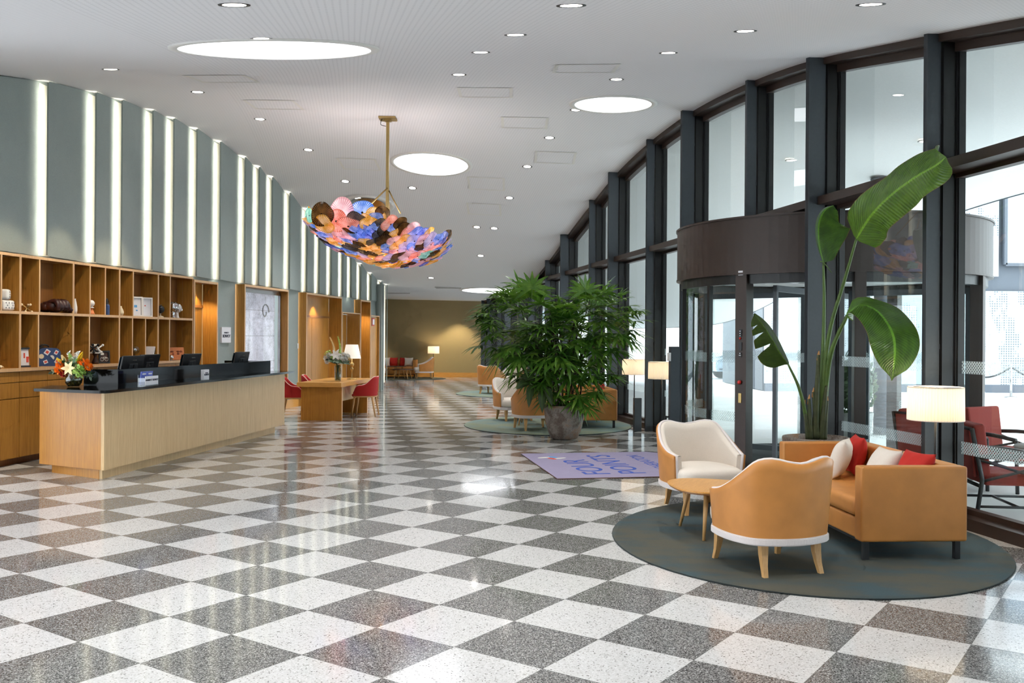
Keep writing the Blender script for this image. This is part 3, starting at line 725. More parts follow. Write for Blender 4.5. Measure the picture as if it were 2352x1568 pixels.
# dice
for k, (u, dz, lab) in enumerate(((6, 0, 'left of the lower pair'), (17, 0, 'right of the lower pair'), (9, 1, 'balanced on top of the pair'))):
    t, s = deco('decor_die', 'large white rounded die on the upper shelf, %s' % lab, 'die', u, ZU + dz * .145, .10, .2 * k, 'white dice on the shelf')
    b = nb(); rbox(b, (0, 0, .072), (.14, .14, .14), bev=.04, seg=4); [setattr(f, 'smooth', True) for f in b.faces]; obj('body', b, 'white_gloss', t)
    b = nb()
    for (x, z) in ((-.03, .04), (.03, .04), (0, .072), (-.03, .105), (.03, .105)):
        sphere(b, (x, -.071, z), .009, 1, .3, 1, 8, 6); sphere(b, (.071 , x, z), .009, .3, 1, 1, 8, 6)
    obj('dots', b, 'ink', t)
def jack(name, label, u, z, r, mats, d=.14, ball=.35, grp=None, rz=0):
    t, s = deco(name, label, 'ornament', u, z, d, rz, grp); b = nb(); b2 = nb()
    c = Vector((0, 0, r * .62))
    for k in range(3):
        a = radians(20 + 120 * k); dr = Vector((cos(a) * .8, sin(a) * .8, .6)).normalized()
        tube(b, [c - dr * r, c + dr * r], r * .12, 8)
        for q in (c - dr * r, c + dr * r): sphere(b2, q, r * .22, seg=10, rings=8)
    obj('rods', b, mats[0], t); obj('ball_tips', b2, mats[1], t); return t
jack('jack_ornament', 'small brass jack ornament with ball tips beside the dice', 61, ZU, .08, ('brass', 'cream_ceramic'))
def knot(u, d, label, sc, rz):
    t, s = deco('hand_sculpture', label, 'sculpture', u, ZU, d, rz, 'dark bronze knuckle sculptures')
    b = nb(); sphere(b, (0, 0, .085 * sc), .12 * sc, 1.25, .85, .7)
    obj('palm', b, 'brown_bronze', t)
    for k in range(4):
        b = nb(); x = (-.09 + .06 * k) * sc
        tube(b, crom([(x, .02, .13 * sc), (x, -.08 * sc, .15 * sc), (x, -.13 * sc, .08 * sc), (x, -.08 * sc, .035 * sc)], 10), [.034 * sc] * 9 + [.03 * sc, .02 * sc], 10); obj('finger', b, 'brown_bronze', t)
    b = nb(); tube(b, crom([(.13 * sc, 0, .07 * sc), (.19 * sc, -.05 * sc, .06 * sc), (.23 * sc, -.06 * sc, .035 * sc)], 8), .036 * sc, 10); obj('thumb', b, 'brown_bronze', t)
knot(105, .235, 'dark brown bronze clenched hand sculpture, half hidden behind the shelf divider', .95, .5)
knot(126, .12, 'dark brown bronze clenched hand sculpture, the right one of the pair', 1.1, -.1)
t, s = deco('slim_vase', 'tall slim white vase with long curved neck on the upper shelf', 'vase', 171.5, ZU, .10); b = nb(); lathe(b, [(.0, 0), (.03, 0), (.036, .05), (.034, .1), (.022, .17), (.013, .21), (.016, .225), (.0, .225)], 20); obj('body', b, 'white_gloss', t)
t, s = deco('globe', 'white globe on cone foot on the upper shelf', 'globe', 208.5, ZU, .12); b = nb(); sphere(b, (0, 0, .17), .055); obj('ball', b, 'white_gloss', t); b = nb(); lathe(b, [(0, .10), (.05, .10), (.03, .116), (0, .118)], 20); obj('collar', b, 'white_gloss', t); b = nb(); lathe(b, [(.0, 0), (.06, 0), (.05, .02), (.02, .1), (0, .1)], 18); obj('foot', b, 'leather_map', t)
t, s = deco('lantern', 'dark blue bottle shaped lantern on the upper shelf', 'lantern', 245, ZU, .10); b = nb(); lathe(b, [(.0, 0), (.042, 0), (.044, .02), (.044, .15), (.03, .17), (.0, .172)], 8, smooth=False); obj('body', b, 'suitcase_blue', t); b = nb(); lathe(b, [(.03, .17), (.022, .2), (.01, .26), (.0, .275)], 10); obj('cap', b, 'black_metal', t)
b = nb(); tube(b, [(.05 * cos(a), 0, .2 + .06 * sin(a)) for a in [pi * k / 8 for k in range(9)]], .004, 6); obj('handle', b, 'black_metal', t)
t, s = deco('gourd_vase', 'small cream gourd shaped vase on the upper shelf', 'vase', 277, ZU, .09); b = nb(); lathe(b, [(0, 0), (.03, 0), (.046, .03), (.048, .06), (.035, .1), (.018, .13), (.015, .155), (.0, .155)], 20); obj('body', b, 'cream_ceramic', t)
def frame(u, z, w, h, label, cat, fm, pm, d=.1, rz=0.0, lean=.1, grp=None, dep=.03):
    t, s = deco('picture_frame', label, cat, u, z, d, rz, grp)
    def bx(b, c, sz): rbox(b, (c[0], c[1] + c[2] * lean, c[2]), sz, rx=-lean)
    b = nb(); e = .022
    for c, sz in (((-w / 2 + e / 2, 0, h / 2), (e, dep, h)), ((w / 2 - e / 2, 0, h / 2), (e, dep, h)), ((0, 0, e / 2), (w - 2 * e, dep, e)), ((0, 0, h - e / 2), (w - 2 * e, dep, e))): bx(b, c, sz)
    obj('frame', b, fm, t); b = nb(); bx(b, (0, .006, h / 2), (w - 2 * e, .006, h - 2 * e)); obj('print', b, pm, t); return t, lean
def marks(t, lean, L, mat):
    for (x, z, w, h) in L:
        b = nb(); rbox(b, (x, z * lean + .0, z), (w, .004, h), rx=-lean); obj('print_mark', b, mat, t)
t, l = frame(314, ZU, .19, .33, 'white box frame with tiny blue figure, the left of two on the upper shelf', 'picture frame', 'white_gloss', 'paper', .12, -.55, .03, 'white box frames', .05); marks(t, l, [(-.02, .17, .05, .04), (0, .1, .03, .02)], 'sky_ink')
t, l = frame(337, ZU, .19, .33, 'white box frame with tiny red mark, the right of two on the upper shelf', 'picture frame', 'white_gloss', 'paper', .13, -.55, .03, 'white box frames', .05); marks(t, l, [(-.03, .19, .02, .02)], 'red_ink')
t, s = deco('globe', 'dark silver ball globe on pale foot on the upper shelf', 'globe', 368, ZU, .11); b = nb(); sphere(b, (0, 0, .14), .07); obj('ball', b, 'black_plastic', t); b = nb(); tube(b, [(.08 * cos(a), 0, .14 + .08 * sin(a)) for a in [-pi / 2 + pi * k / 10 for k in range(11)]], .006, 6); obj('meridian', b, 'chrome', t); b = nb(); lathe(b, [(0, 0), (.06, 0), (.05, .015), (.012, .03), (.01, .07), (0, .07)], 18); obj('foot', b, 'cream_ceramic', t)
def headorn(u, mat, label, d, sc):
    t, s = deco('head_ornament', label, 'ornament', u, ZU, d, .4)
    b = nb(); tube(b, crom([(0, 0, 0), (0, .0, .06 * sc), (0, .01, .12 * sc)], 6), [.05 * sc, .045 * sc, .036 * sc, .034 * sc, .035 * sc, .04 * sc, .045 * sc], 14); obj('neck', b, mat, t)
    b = nb(); sphere(b, (0, .0, .2 * sc), .085 * sc, .85, 1.1, 1.15); sphere(b, (0, -.085 * sc, .17 * sc), .022 * sc, .8, 1.3, 1.2, 8, 6); obj('head', b, mat, t)
    b = nb()
    for k in range(6):
        a = k * pi / 6; tube(b, [(.088 * sc * .85 * cos(2 * pi * j / 16) * cos(a), .088 * sc * 1.1 * cos(2 * pi * j / 16) * sin(a), .2 * sc + .088 * sc * 1.15 * sin(2 * pi * j / 16)) for j in range(16)], .003, 5, closed=True)
    obj('bands', b, 'steel', t)
headorn(397, 'chrome', 'banded silver head ornament on the upper shelf, the left one at the end', .1, .95)
headorn(406, 'white_gloss', 'pale banded head ornament on the upper shelf, the right one at the end', .17, .9)
t, l = frame(62, ZL, .21, .27, 'black framed white map print on the lower shelf left of the blue suitcase', 'picture frame', 'black_metal', 'paper', .14, -.6, .06); marks(t, l, [(-.03, .16, .02, .07), (.02, .13, .05, .03), (.01, .09, .03, .05)], 'red_ink')
# suitcase
t, s = deco('suitcase', 'blue vintage suitcase covered in travel stickers standing on the lower shelf', 'suitcase', 112, ZL, .16, -.78)
b = nb(); pts = []
W_, H_ = .30, .27
for cx_, cz_, a0 in ((W_ / 2 - .08, H_ - .09, 0), (-W_ / 2 + .08, H_ - .09, 90), (-W_ / 2 + .02, .02, 180), (W_ / 2 - .02, .02, 270)):
    rr = .08 if cz_ > .1 else .02
    for k in range(6): a = radians(a0 + 18 * k); pts.append((cx_ + rr * cos(a), cz_ + rr * sin(a)))
prism(b, pts, -.055, .055)
for v in b.verts: v.co = Vector((v.co.x, -v.co.z, v.co.y))
obj('case', b, 'suitcase_blue', t)
b = nb(); tube(b, [(.02 + .06 * cos(a) - .08, 0, H_ - .0 + .035 * sin(a)) for a in [pi * k / 8 for k in range(9)]], .011, 8); obj('handle', b, 'black_plastic', t)
b = nb(); rbox(b, (-.1, 0, H_ + .004), (.05, .08, .012)); obj('lock', b, 'black_plastic', t)
for (x, z, w, h, rz, m) in ((-.03, .20, .065, .075, .6, 'paper'), (.09, .195, .045, .06, .5, 'paper'), (-.05, .06, .055, .05, -.4, 'paper'), (.1, .07, .05, .065, .6, 'paper')):
    b = nb(); rbox(b, (x, -.0565, z), (w, .003, h), ry=rz); o = obj('sticker', b, m, t)
    b = nb(); rbox(b, (x, -.059, z), (w * .6, .002, h * .5), ry=rz); obj('sticker_print', b, 'red_ink', o)
b = nb(); tube(b, [(-.105, -.055, .14), (-.105, -.0585, .14)], .034, 20); obj('sticker', b, 'cream_ceramic', t)
b = nb(); prism(b, [(.03 + .035 * cos(a), .035 * sin(a)) for a in [pi * k / 8 - .9 for k in range(9)]], 0, .003)
for v in b.verts: v.co = Vector((v.co.x, -.0555 - v.co.z, .12 + v.co.y))
obj('sticker', b, 'petal_white', t)
t, s = deco('candle', 'white block candle on the lower shelf behind the lily bouquet', 'candle', 174, ZL, .1); b = nb(); rbox(b, (0, 0, .09), (.06, .06, .18), bev=.008); obj('block', b, 'white_paint', t); b = nb(); tube(b, [(0, 0, .18), (0, .003, .195)], .003, 6); obj('wick', b, 'ink', t)
# hourglass stand with jacks
t, s = deco('display_stand', 'walnut hourglass stand with white tray top on the lower shelf', 'stand', 219, ZL, .12); b = nb(); lathe(b, [(0, 0), (.055, 0), (.05, .03), (.022, .10), (.02, .115), (.05, .165), (0, .165)], 20); obj('hourglass_foot', b, 'walnut', t); b = nb(); rbox(b, (0, 0, .172), (.30, .14, .014), rz=.5); obj('tray', b, 'white_gloss', t)
jack('jack_ornament', 'black jack ornament on the white tray of the walnut stand', 214.5, ZL + .18, .095, ('black_plastic', 'black_plastic'), .10, rz=.3)
jack('jack_ornament', 'white jack ornament on the white tray beside the black one', 225, ZL + .18, .09, ('white_gloss', 'white_gloss'), .14, rz=1.0)
t, l = frame(240, ZL, .17, .2, 'dark framed picture of a white bicycle on the lower shelf', 'picture frame', 'black_metal', 'walnut', .13, -.7, .08)
b = nb()
for x in (-.035, .035): tube(b, [(x + .026 * cos(2 * pi * k / 14), .0, .065 + .026 * sin(2 * pi * k / 14)) for k in range(14)], .004, 5, closed=True)
tube(b, [(-.035, 0, .065), (-.01, 0, .1), (.025, 0, .1), (.035, 0, .065)], .004, 5); tube(b, [(-.01, 0, .1), (.005, 0, .065), (.025, 0, .105)], .004, 5); rbox(b, (-.03, .004, .15), (.05, .003, .035))
obj('bicycle_print', b, 'petal_white', t)
t, s = deco('globe', 'clear glass globe on small metal foot on the lower shelf', 'globe', 308.5, ZL, .11); b = nb(); sphere(b, (0, 0, .20), .085); obj('ball', b, 'glass_clear', t); b = nb(); lathe(b, [(0, 0), (.05, 0), (.045, .015), (.01, .03), (.01, .115), (0, .115)], 16); obj('foot', b, 'steel', t); b = nb(); sphere(b, (0, 0, .2), .05, 1, 1, .8, 10, 8); obj('inner_map', b, 'steel', t)
t, s = deco('book', 'white book leaning against the shelf side above the monitors', 'book', 341, ZL, .12, 0)
b = nb(); rbox(b, (.03, 0, .13), (.02, .17, .26), ry=.34); obj('pages', b, 'paper', t); b = nb(); rbox(b, (.044, 0, .127), (.006, .18, .27), ry=.34); obj('cover', b, 'black_plastic', t)
t, s = deco('leather_map', 'tan leather map panel leaning on the lower shelf right of the white book', 'map', 406, ZL, .15, -.65)
b = nb(); rbox(b, (0, .02, .115), (.30, .012, .23), rx=-.2, bev=.003); obj('panel', b, 'leather_map', t)
b = nb()
for (x, z, w, h) in ((-.08, .15, .07, .035), (-.06, .1, .035, .06), (.03, .155, .06, .03), (.035, .11, .05, .06), (.09, .15, .06, .045), (.11, .09, .035, .025)): sphere(b, (x, .012 - .2 * (.115 - z) , z), .5, w, .006, h, 10, 6)
obj('map_print', b, 'map_brown', t)
b = nb(); sphere(b, (-.13, .03, .21), .012, seg=8, rings=6); obj('rivet', b, 'ink', t)
t, s = deco('ball_ornament', 'small silver and white ball on the lower shelf in front of the leather map', 'ornament', 393, ZL, .06); b = nb(); sphere(b, (0, 0, .05), .048); obj('ball', b, 'chrome', t); b = nb(); lathe(b, [(0, 0), (.03, 0), (.02, .006), (0, .006)], 14); obj('foot', b, 'white_gloss', t)
t, s = deco('shell_ornament', 'tiny pale shell ornament at the far left of the lower shelf', 'ornament', 2, ZL, .08); b = nb(); sphere(b, (0, 0, .022), .024, 1.2, 1, .9, 12, 8); obj('shell', b, 'cream_ceramic', t); b = nb(); tube(b, crom([(0.02, -.015, .03), (.03, -.02, .02), (.025, -.026, .01)], 6), .004, 6); obj('lip', b, 'petal_cream', t)
# ================================================================ RECEPTION DESK
A_, B_, L_ = Vector((-4.93, 11.35)), Vector((-4.19, 17.3)), Vector((-5.99, 11.9)); E_ = Vector((-5.25, 17.45))
t = thing('reception_desk', 'long oak reception desk with angled end and black granite counter', 'desk', (-4.93, 11.35, 0))
def W2(p): return (p[0] - A_.x, p[1] - A_.y)
def wall2(b, p, q, th, z0, z1):           # slab from p to q, thickness to the left of travel
    p, q = Vector(p), Vector(q); d = (q - p).normalized(); n = Vector((-d.y, d.x)) * th
    prism(b, [W2(p), W2(q), W2(q + n), W2(p + n)], z0, z1)
b = nb(); wall2(b, A_, B_, .04, .118, 1.068); obj('front_panel', b, 'oak_lit', t)
b = nb(); wall2(b, L_, A_ + Vector((-.02, .012)), .04, .118, 1.068); obj('end_panel', b, 'oak_table_v' if 'oak_table_v' in MAT else wood('oak_table_v', rgb(160, 100, 30), rgb(194, 134, 50)).name and 'oak_table_v', t)  # oak copy: warm light and shade of the desk end put into its colour
b = nb(); wall2(b, B_ - Vector((.045, 0)), E_, .04, .118, 1.068); obj('far_panel', b, 'oak_lit', t)
b = nb(); k1, k2 = A_ + Vector((-.06, .09)), B_ + Vector((-.10, -.30)); wall2(b, k1, k2, .04, 0, .118); obj('toe_kick', b, 'oak_lit', t)
b = nb(); wall2(b, L_ + Vector((.13, .06)), k1 + Vector((-.04, 0)), .04, 0, .118); obj('toe_kick', b, 'oak_table_v', t)
CT = [(-5.80, 11.37), (-4.92, 11.03), (-4.84, 11.02), (-4.79, 11.05), (-4.76, 11.12), (-4.035, 17.42), (-4.06, 17.5), (-4.5, 17.55), (-5.18, 12.18), (-5.55, 12.16), (-5.95, 12.1)]
b = nb(); prism(b, [W2(p) for p in CT], 1.068, 1.103, .006, 2); obj('countertop', b, 'granite_black', t)
b = nb(); wall2(b, (-5.04, 12.0), (-4.28, 16.62), .10, 1.1035, 1.315); obj('upstand', b, 'granite_black', t)
b = nb(); wall2(b, (-5.48, 12.0), (-5.042, 12.0), .10, 1.1035, 1.315); obj('upstand', b, 'granite_black', t)
b = nb(); wall2(b, (-4.38, 16.52), (-5.05, 16.62), .10, 1.1035, 1.315); obj('upstand', b, 'granite_black', t)
b = nb(); prism(b, [W2(p) for p in ((-5.13, 12.2), (-4.44, 16.5), (-5.1, 16.6), (-5.85, 12.3))], .76, .79); obj('staff_worktop', b, 'oak', t)
b = nb(); wall2(b, (-5.3, 12.4), (-4.75, 16.2), .03, 0, .73); obj('inner_support', b, 'oak_dark', t)
# monitors (seen from behind)
DA = atan2(1, .164)
MP = None
for k, (u, off, lab) in enumerate(((293, 7.33, 'leftmost'), (332, 7.58, 'second from the left'), (430, 7.36, 'third from the left'), (546, 7.38, 'rightmost'))):
    y = off / (.164 - (u - CX) / F); x = -off + .164 * y
    lbl = 'black computer monitor seen from behind on the reception desk, %s of four' % lab
    if MP: MP_ = dup(MP, (x, y, .79), DA, lbl, 'reception monitors'); continue
    MP = t2 = thing('monitor', lbl, 'monitor', (x, y, .79), DA, 'reception monitors')
    # local y+ points to staff side; back faces -y ; leans towards customers
    ln = -.22
    b = nb(); rbox(b, (0, -.06, .535), (.52, .028, .31), rx=-ln, bev=.006); obj('screen_body', b, 'black_plastic', t2)
    b = nb(); rbox(b, (0, -.073, .50), (.2, .02, .16), rx=-ln, bev=.008); obj('rear_housing', b, 'black_metal', t2)
    b = nb(); rbox(b, (0, -.105, .625), (.1, .004, .006), rx=-ln); rbox(b, (0, -.089, .54), (.018, .008, .045), rx=-ln); obj('badge', b, 'steel', t2)
    b = nb(); rbox(b, (0, -.016, .53), (.50, .004, .29), rx=-ln); obj('display', b, 'car_glass', t2)
    b = nb(); tube(b, crom([(0, .05, .01), (0, .05, .3), (0, -.03, .46)], 8), .022, 10); obj('stand_arm', b, 'steel', t2)
    b = nb(); rbox(b, (0, .05, .008), (.24, .18, .016), bev=.006); obj('stand_base', b, 'steel', t2)
# counter items
def onc(u, v): x, y = gp(u, v, 1.103); return x, y
DF = atan2(5.95, .74)
x, y = onc(349, 884.5)
t = thing('brochure_holder', 'clear acrylic brochure holder with white loyalty card front on the counter', 'brochure holder', (x - .055, y + .01, 1.104), DF)
b = nb(); rbox(b, (0, 0, .004), (.33, .11, .008)); rbox(b, (0, .05, .07), (.33, .006, .14)); rbox(b, (-.162, 0, .05), (.006, .1, .1)); rbox(b, (.162, 0, .05), (.006, .1, .1)); obj('acrylic_tray', b, 'glass_clear', t)
b = nb(); rbox(b, (0.0, -.05, .062), (.33, .008, .118)); obj('front_card', b, 'paper', t)
text('lettering', 'MARRIOTT BONVOY', .034, 'ink', t, upright((0, -.0555, .07), 0), bold=.0006)
for k in range(2):
    b_ = thing('brochure', 'blue leaflet with white heading in the acrylic holder, %s one' % ('left', 'right')[k], 'brochure', (x - .055, y + .01, 1.104), DF, 'blue leaflets in the holder')
    b = nb(); rbox(b, (-.08 + .155 * k, .025, .095), (.14, .012, .17), rx=.12); obj('cover', b, 'brochure_blue', b_)
    b = nb(); rbox(b, (-.08 + .155 * k, .011, .148), (.085, .003, .018), rx=.12); obj('heading', b, 'paper', b_)
x, y = onc(475, 872)
t = thing('counter_sign', 'small white upright loyalty sign on the counter right of the brochure holder', 'sign', (x - .03, y + .01, 1.104), DF)
b = nb(); rbox(b, (0, 0, .075), (.17, .05, .15), bev=.003); obj('block', b, 'paper', t)
text('lettering', 'MARRIOTT', .018, 'ink', t, upright((.0, -.027, .10), 0)); text('lettering', 'BONVOY', .036, 'ink', t, upright((.0, -.027, .075), 0), bold=.0006)
# ================================================================ FLOWERS
def petal(b, base, d, up, Lg, W, curl=.35, n=6):
    d = Vector(d).normalized(); up = (Vector(up) - d * Vector(up).dot(d)).normalized(); s = d.cross(up)
    def fn(u, v):
        w = W * (sin(pi * (.08 + .92 * u) ** .8) ** .9 if u < 1 else 0.0) * (v - .5) * 2
        return Vector(base) + d * (Lg * u * (1 - .25 * curl * u)) + up * (Lg * (.28 * u - curl * u * u) - abs(v - .5) * W * -.5 * (1 - u)) + s * w
    grid(b, fn, n, 2)
def lily(t, c, d, R, mat, open_=1.0):
    d = Vector(d).normalized(); a = d.orthogonal().normalized(); e = d.cross(a); b = nb()
    for k in range(6):
        an = k * pi / 3 + .3; r = (a * cos(an) + e * sin(an)) * open_ + d * (.45 + (1 - open_) * 1.5)
        petal(b, c, r, d, R * (1 if k % 2 else .92), R * .2, .5 * open_)
    return obj('lily', b, mat, t)
def blossom(t, c, R, mat, nm='blossom', n=22, sd=0):
    rn = random.Random(sd); b = nb()
    for k in range(n):
        z = 1 - 2 * (k + .5) / n; ph = k * 2.4; r = sqrt(1 - z * z); d = Vector((r * cos(ph), r * sin(ph), z))
        petal(b, Vector(c) + d * R * .35, d + Vector((rn.uniform(-.4, .4), rn.uniform(-.4, .4), rn.uniform(-.2, .4))), d.orthogonal(), R * .75, R * .36, .3, 4)
    return obj(nm, b, mat, t)
def sprig(t, base, d, Lg, mat, nm='foliage_sprig', n=9, lw=.02, ll=.06, sd=0):
    rn = random.Random(sd); b = nb(); d = Vector(d).normalized(); a = d.orthogonal().normalized(); e = d.cross(a)
    tube(b, [Vector(base), Vector(base) + d * Lg], .003, 5)
    for k in range(n):
        an = k * 2.4; s = (k + 1) / n
        petal(b, Vector(base) + d * Lg * s, (a * cos(an) + e * sin(an)) + d * .9, d, ll * rn.uniform(.8, 1.2), lw, .2, 4)
    return obj(nm, b, mat, t)
# lilies on the counter
fx, fy = gp(162, 889, 1.103)
t = thing('flower_vase', 'round glass bowl of orange and cream lilies on the reception counter', 'flower vase', (fx, fy + .08, 1.104))
b = nb(); lathe(b, [(0, .004), (.065, .004), (.098, .05), (.105, .09), (.092, .14), (.08, .17), (.083, .175), (.079, .175), (.089, .14), (.101, .09), (.094, .052), (.06, .01), (0, .01)], 28); obj('glass_bowl', b, 'glass_vase', t)
b = nb(); lathe(b, [(0, .012), (.06, .012), (.092, .052), (.098, .088), (.096, .10), (0, .10)], 24); obj('water', b, 'water', t)
for k in range(9):
    a = k * .7; b = nb(); tube(b, crom([(.05 * cos(a + 2.5), .05 * sin(a + 2.5), .02), (.01 * cos(a), .01 * sin(a), .13), (.08 * cos(a), .08 * sin(a), .22)], 6), .004, 6); obj('stem', b, 'stem_green', t)
lily(t, (-.005, -.11, .235), (-.05, -1, .12), .115, 'petal_cream')
for c, d, R, m, o_ in (((-.085, -.03, .30), (-.4, -.3, 1), .12, 'petal_cream', .35), ((-.03, .0, .32), (-.2, -.1, 1), .12, 'petal_green', .3), ((.075, -.03, .33), (.5, -.1, 1), .13, 'petal_yellow', .3), ((-.13, -.03, .30), (-.8, -.2, .7), .10, 'petal_yellow', .4)):
    lily(t, c, d, R, m, o_)
for k, (c, R, m) in enumerate((((-.145, -.06, .215), .065, 'petal_orange'), ((-.155, -.03, .275), .055, 'petal_orange'), ((.135, -.02, .29), .075, 'petal_orange'), ((.185, -.01, .25), .06, 'petal_orange'), ((.10, -.09, .215), .075, 'petal_green'), ((.13, -.08, .17), .06, 'petal_green'), ((-.10, -.07, .165), .045, 'red_velvet'), ((.04, -.02, .31), .05, 'petal_green'), ((-.02, .02, .34), .05, 'petal_white'))):
    blossom(t, c, R * 1.12, m, n=30, sd=k)
for k, (bp_, d, m) in enumerate((((-.02, 0, .28), (-.3, 0, 1), 'petal_white'), ((.03, .02, .28), (.1, 0, 1), 'petal_white'), ((.1, -.02, .2), (1, -.2, -.25), 'leaf_mid'), ((.12, -.04, .19), (1, -.3, -.5), 'leaf_grey'), ((-.1, -.03, .19), (-1, -.1, -.05), 'leaf_grey'), ((.0, 0, .2), (.2, -.5, .6), 'leaf_mid'), ((-.05, 0, .2), (-.3, -.4, .8), 'leaf_mid'), ((.05, .05, .2), (.3, .6, .7), 'leaf_mid'), ((-.05, .06, .2), (-.5, .5, .5), 'leaf_mid'))):
    sprig(t, bp_, d, .14, m, sd=k)
# ================================================================ WOODEN TABLE AND RED CHAIRS
TA = atan2(1, .11)
t = thing('work_table', 'oak worktable with two slab ends beyond the reception desk', 'table', (-3.99, 19.40, 0), TA - pi / 2)
W_, Lt = .95, 2.35
b = nb(); rbox(b, (0, Lt / 2, .745), (W_, Lt, .09), bev=.004); obj('tabletop', b, 'oak_table', t)
for y_ in (.13, Lt - .22):
    b = nb(); rbox(b, (.02, y_, .349), (W_ - .08, .06, .698)); obj('slab_leg', b, 'oak_table_v', t)
    b = nb(); rbox(b, (.02 + (W_ - .08) / 2 + .002, y_, .349), (.004, .055, .69)); obj('leg_edge', b, 'oak_edge', t)
b = nb(); rbox(b, (.2, Lt / 2 + .08, .52), (.03, Lt - .46, .34)); obj('modesty_panel', b, 'oak_lit', t)
# armchairs made as a bent shell
def shellchair(name, label, cat, loc, rz, plan, prof, z0, th, flare, mats, seatpoly, seatz, legs, group, band=None, piping=True, leg_r=(.022, .014), square=True):
    t = thing(name, label, cat, loc, rz, group)
    mo, mi, ms, ml, mb, mp = mats
    C_ = crom([(x, y, 0) for x, y in plan], 48); n = len(C_) - 1
    def nrm(i):
        d = (C_[min(i + 1, n)] - C_[max(i - 1, 0)]).normalized(); return Vector((-d.y, d.x, 0))
    def hgt(i): return interp(prof, abs(i / n * 2 - 1))
    def pt(i, w, off):                    # w 0 bottom .. 1 top
        z = z0 + (hgt(i) - z0) * w; fl = 1 + flare * ((z - z0) / .55 - .5)
        q = C_[i]; lean = .10 * flare
        return Vector((q.x * fl, q.y * fl, z)) + nrm(i) * off
    o_s = 1 if (nrm(n // 2).y < 0) else -1
    def side(off): 
        b = nb(); grid(b, lambda u, v: pt(round(u * n), v, off), n, 8); return b
    def closed(o1, o2, sh=0.0):
        b = nb()
        def fn(u, v):
            i = round(u * n); k = v * 18
            if k <= 8: return pt(i, k / 8, o1)
            if k <= 10: return pt(i, 1, o1 + (o2 - o1) * (k - 8) / 2) + Vector((0, 0, .006 if k == 9 else 0))
            return pt(i, (18 - k) / 8, o2)
        grid(b, fn, n, 18)
        for i in (0, n):
            vs = [b.verts.new(pt(i, k / 8, o1)) for k in range(9)] + [b.verts.new(pt(i, k / 8, o2)) for k in range(8, -1, -1)]
            try: b.faces.new(vs)
            except ValueError: pass
        bmesh.ops.remove_doubles(b, verts=b.verts[:], dist=.0008)
        return b
    obj('outer_shell', closed(0, -o_s * th * .4), mo, t)
    obj('inner_upholstery', closed(-o_s * th * .42, -o_s * th), mi, t)
    if piping:
        b = nb(); top = [pt(i, 1, -o_s * th * .36) + Vector((0, 0, .004)) for i in range(n + 1)]
        ends = [pt(0, k / 6, -o_s * th * .36) for k in range(6)]; ende = [pt(n, k / 6, -o_s * th * .36) for k in range(5, -1, -1)]
        tube(b, ends + top + ende, th * .17, 8); obj('piping', b, mp, t)
    b = nb(); sz0, sz1 = seatz
    sc = crom([(x, y, 0) for x, y in seatpoly + [seatpoly[0]]], 40)[:-1]
    cx_ = sum(p.x for p in sc) / len(sc); cy_ = sum(p.y for p in sc) / len(sc); hz = sz1 - sz0
    lev = [(.0, 0), (.9, 0), (.985, .12), (1.0, .35), (1.0, .65), (.97, .85), (.9, .96), (.6, 1.08), (.0, 1.14)]
    def sf(u, v):
        k = min(int(round(v * 8)), 8); p = sc[int(round(u * 40)) % 40]; s_, h_ = lev[k]
        return (cx_ + (p.x - cx_) * max(s_, 1e-3), cy_ + (p.y - cy_) * max(s_, 1e-3), sz0 + hz * h_)
    grid(b, sf, 40, 8, cu=True); obj('seat_cushion', b, ms, t)
    if band:
        b = nb(); bz0, bz1, bo = band
        poly = [(pt(i, 0, o_s * bo).x, pt(i, 0, o_s * bo).y) for i in range(n + 1)]
        fr = [(seatpoly[0][0], seatpoly[0][1])]
        ax, ay = poly[-1]; bx_, by_ = poly[0]; m_ = max(y for x, y in seatpoly)
        poly += [(ax * .75, m_ - .03), (0, m_ - .01), (bx_ * .75, m_ - .03)]
        prism(b, poly, bz0, bz1, .008, 2); obj('base_band', b, mb, t)
    for (x, y, dx, dy, zt) in legs:
        b = nb()
        if square:
            rr = [(.030, .026), (.027, .024), (.021, .019), (.018, .016)]; pv = None
            for k, (w, d) in enumerate(rr):
                f = k / 3; z = zt * (1 - f); px_ = x + dx * f * f; py_ = y + dy * f * f
                cur = [b.verts.new((px_ + sx * w, py_ + sy * d, z)) for sx, sy in ((-1, -1), (1, -1), (1, 1), (-1, 1))]
                if pv:
                    for q in range(4): b.faces.new((pv[q], pv[(q + 1) % 4], cur[(q + 1) % 4], cur[q]))
                else: b.faces.new(cur)
                pv = cur
            b.faces.new(pv[::-1])
        else: tube(b, [(x, y, zt), (x + dx, y + dy, 0)], list(leg_r), 10)
        obj('leg', b, ml, t)
    return t
RP = [(0, .82), (.2, .825), (.32, .80), (.5, .70), (.62, .655), (.8, .64), (.9, .60), (1, .50)]
RPLAN = [(-.255, .22), (-.275, .08), (-.262, -.08), (-.19, -.205), (0, -.245), (.19, -.205), (.262, -.08), (.275, .08), (.255, .22)]
RSEAT = [(-.21, .24), (0, .265), (.21, .24), (.235, .05), (.20, -.13), (0, -.19), (-.20, -.13), (-.235, .05)]
RL = [(-.19, .19, -.03, .05, .41), (.19, .19, .03, .05, .41), (-.17, -.16, -.03, -.07, .41), (.17, -.16, .03, -.07, .41)]
rc = shellchair('dining_armchair', 'red velvet armchair pushed up to the right side of the oak worktable', 'chair', (-3.22, 20.72, 0), pi / 2 - .05, RPLAN, RP, .43, .05, .16,
    ('red_velvet', 'red_velvet', 'red_velvet', 'beech_leg', 'beech_leg', 'cream_fabric'), RSEAT, (.42, .47), RL, 'red velvet armchairs', band=(.40, .43, .004), square=False)
rc.scale = (1.1, 1.1, 1.05)
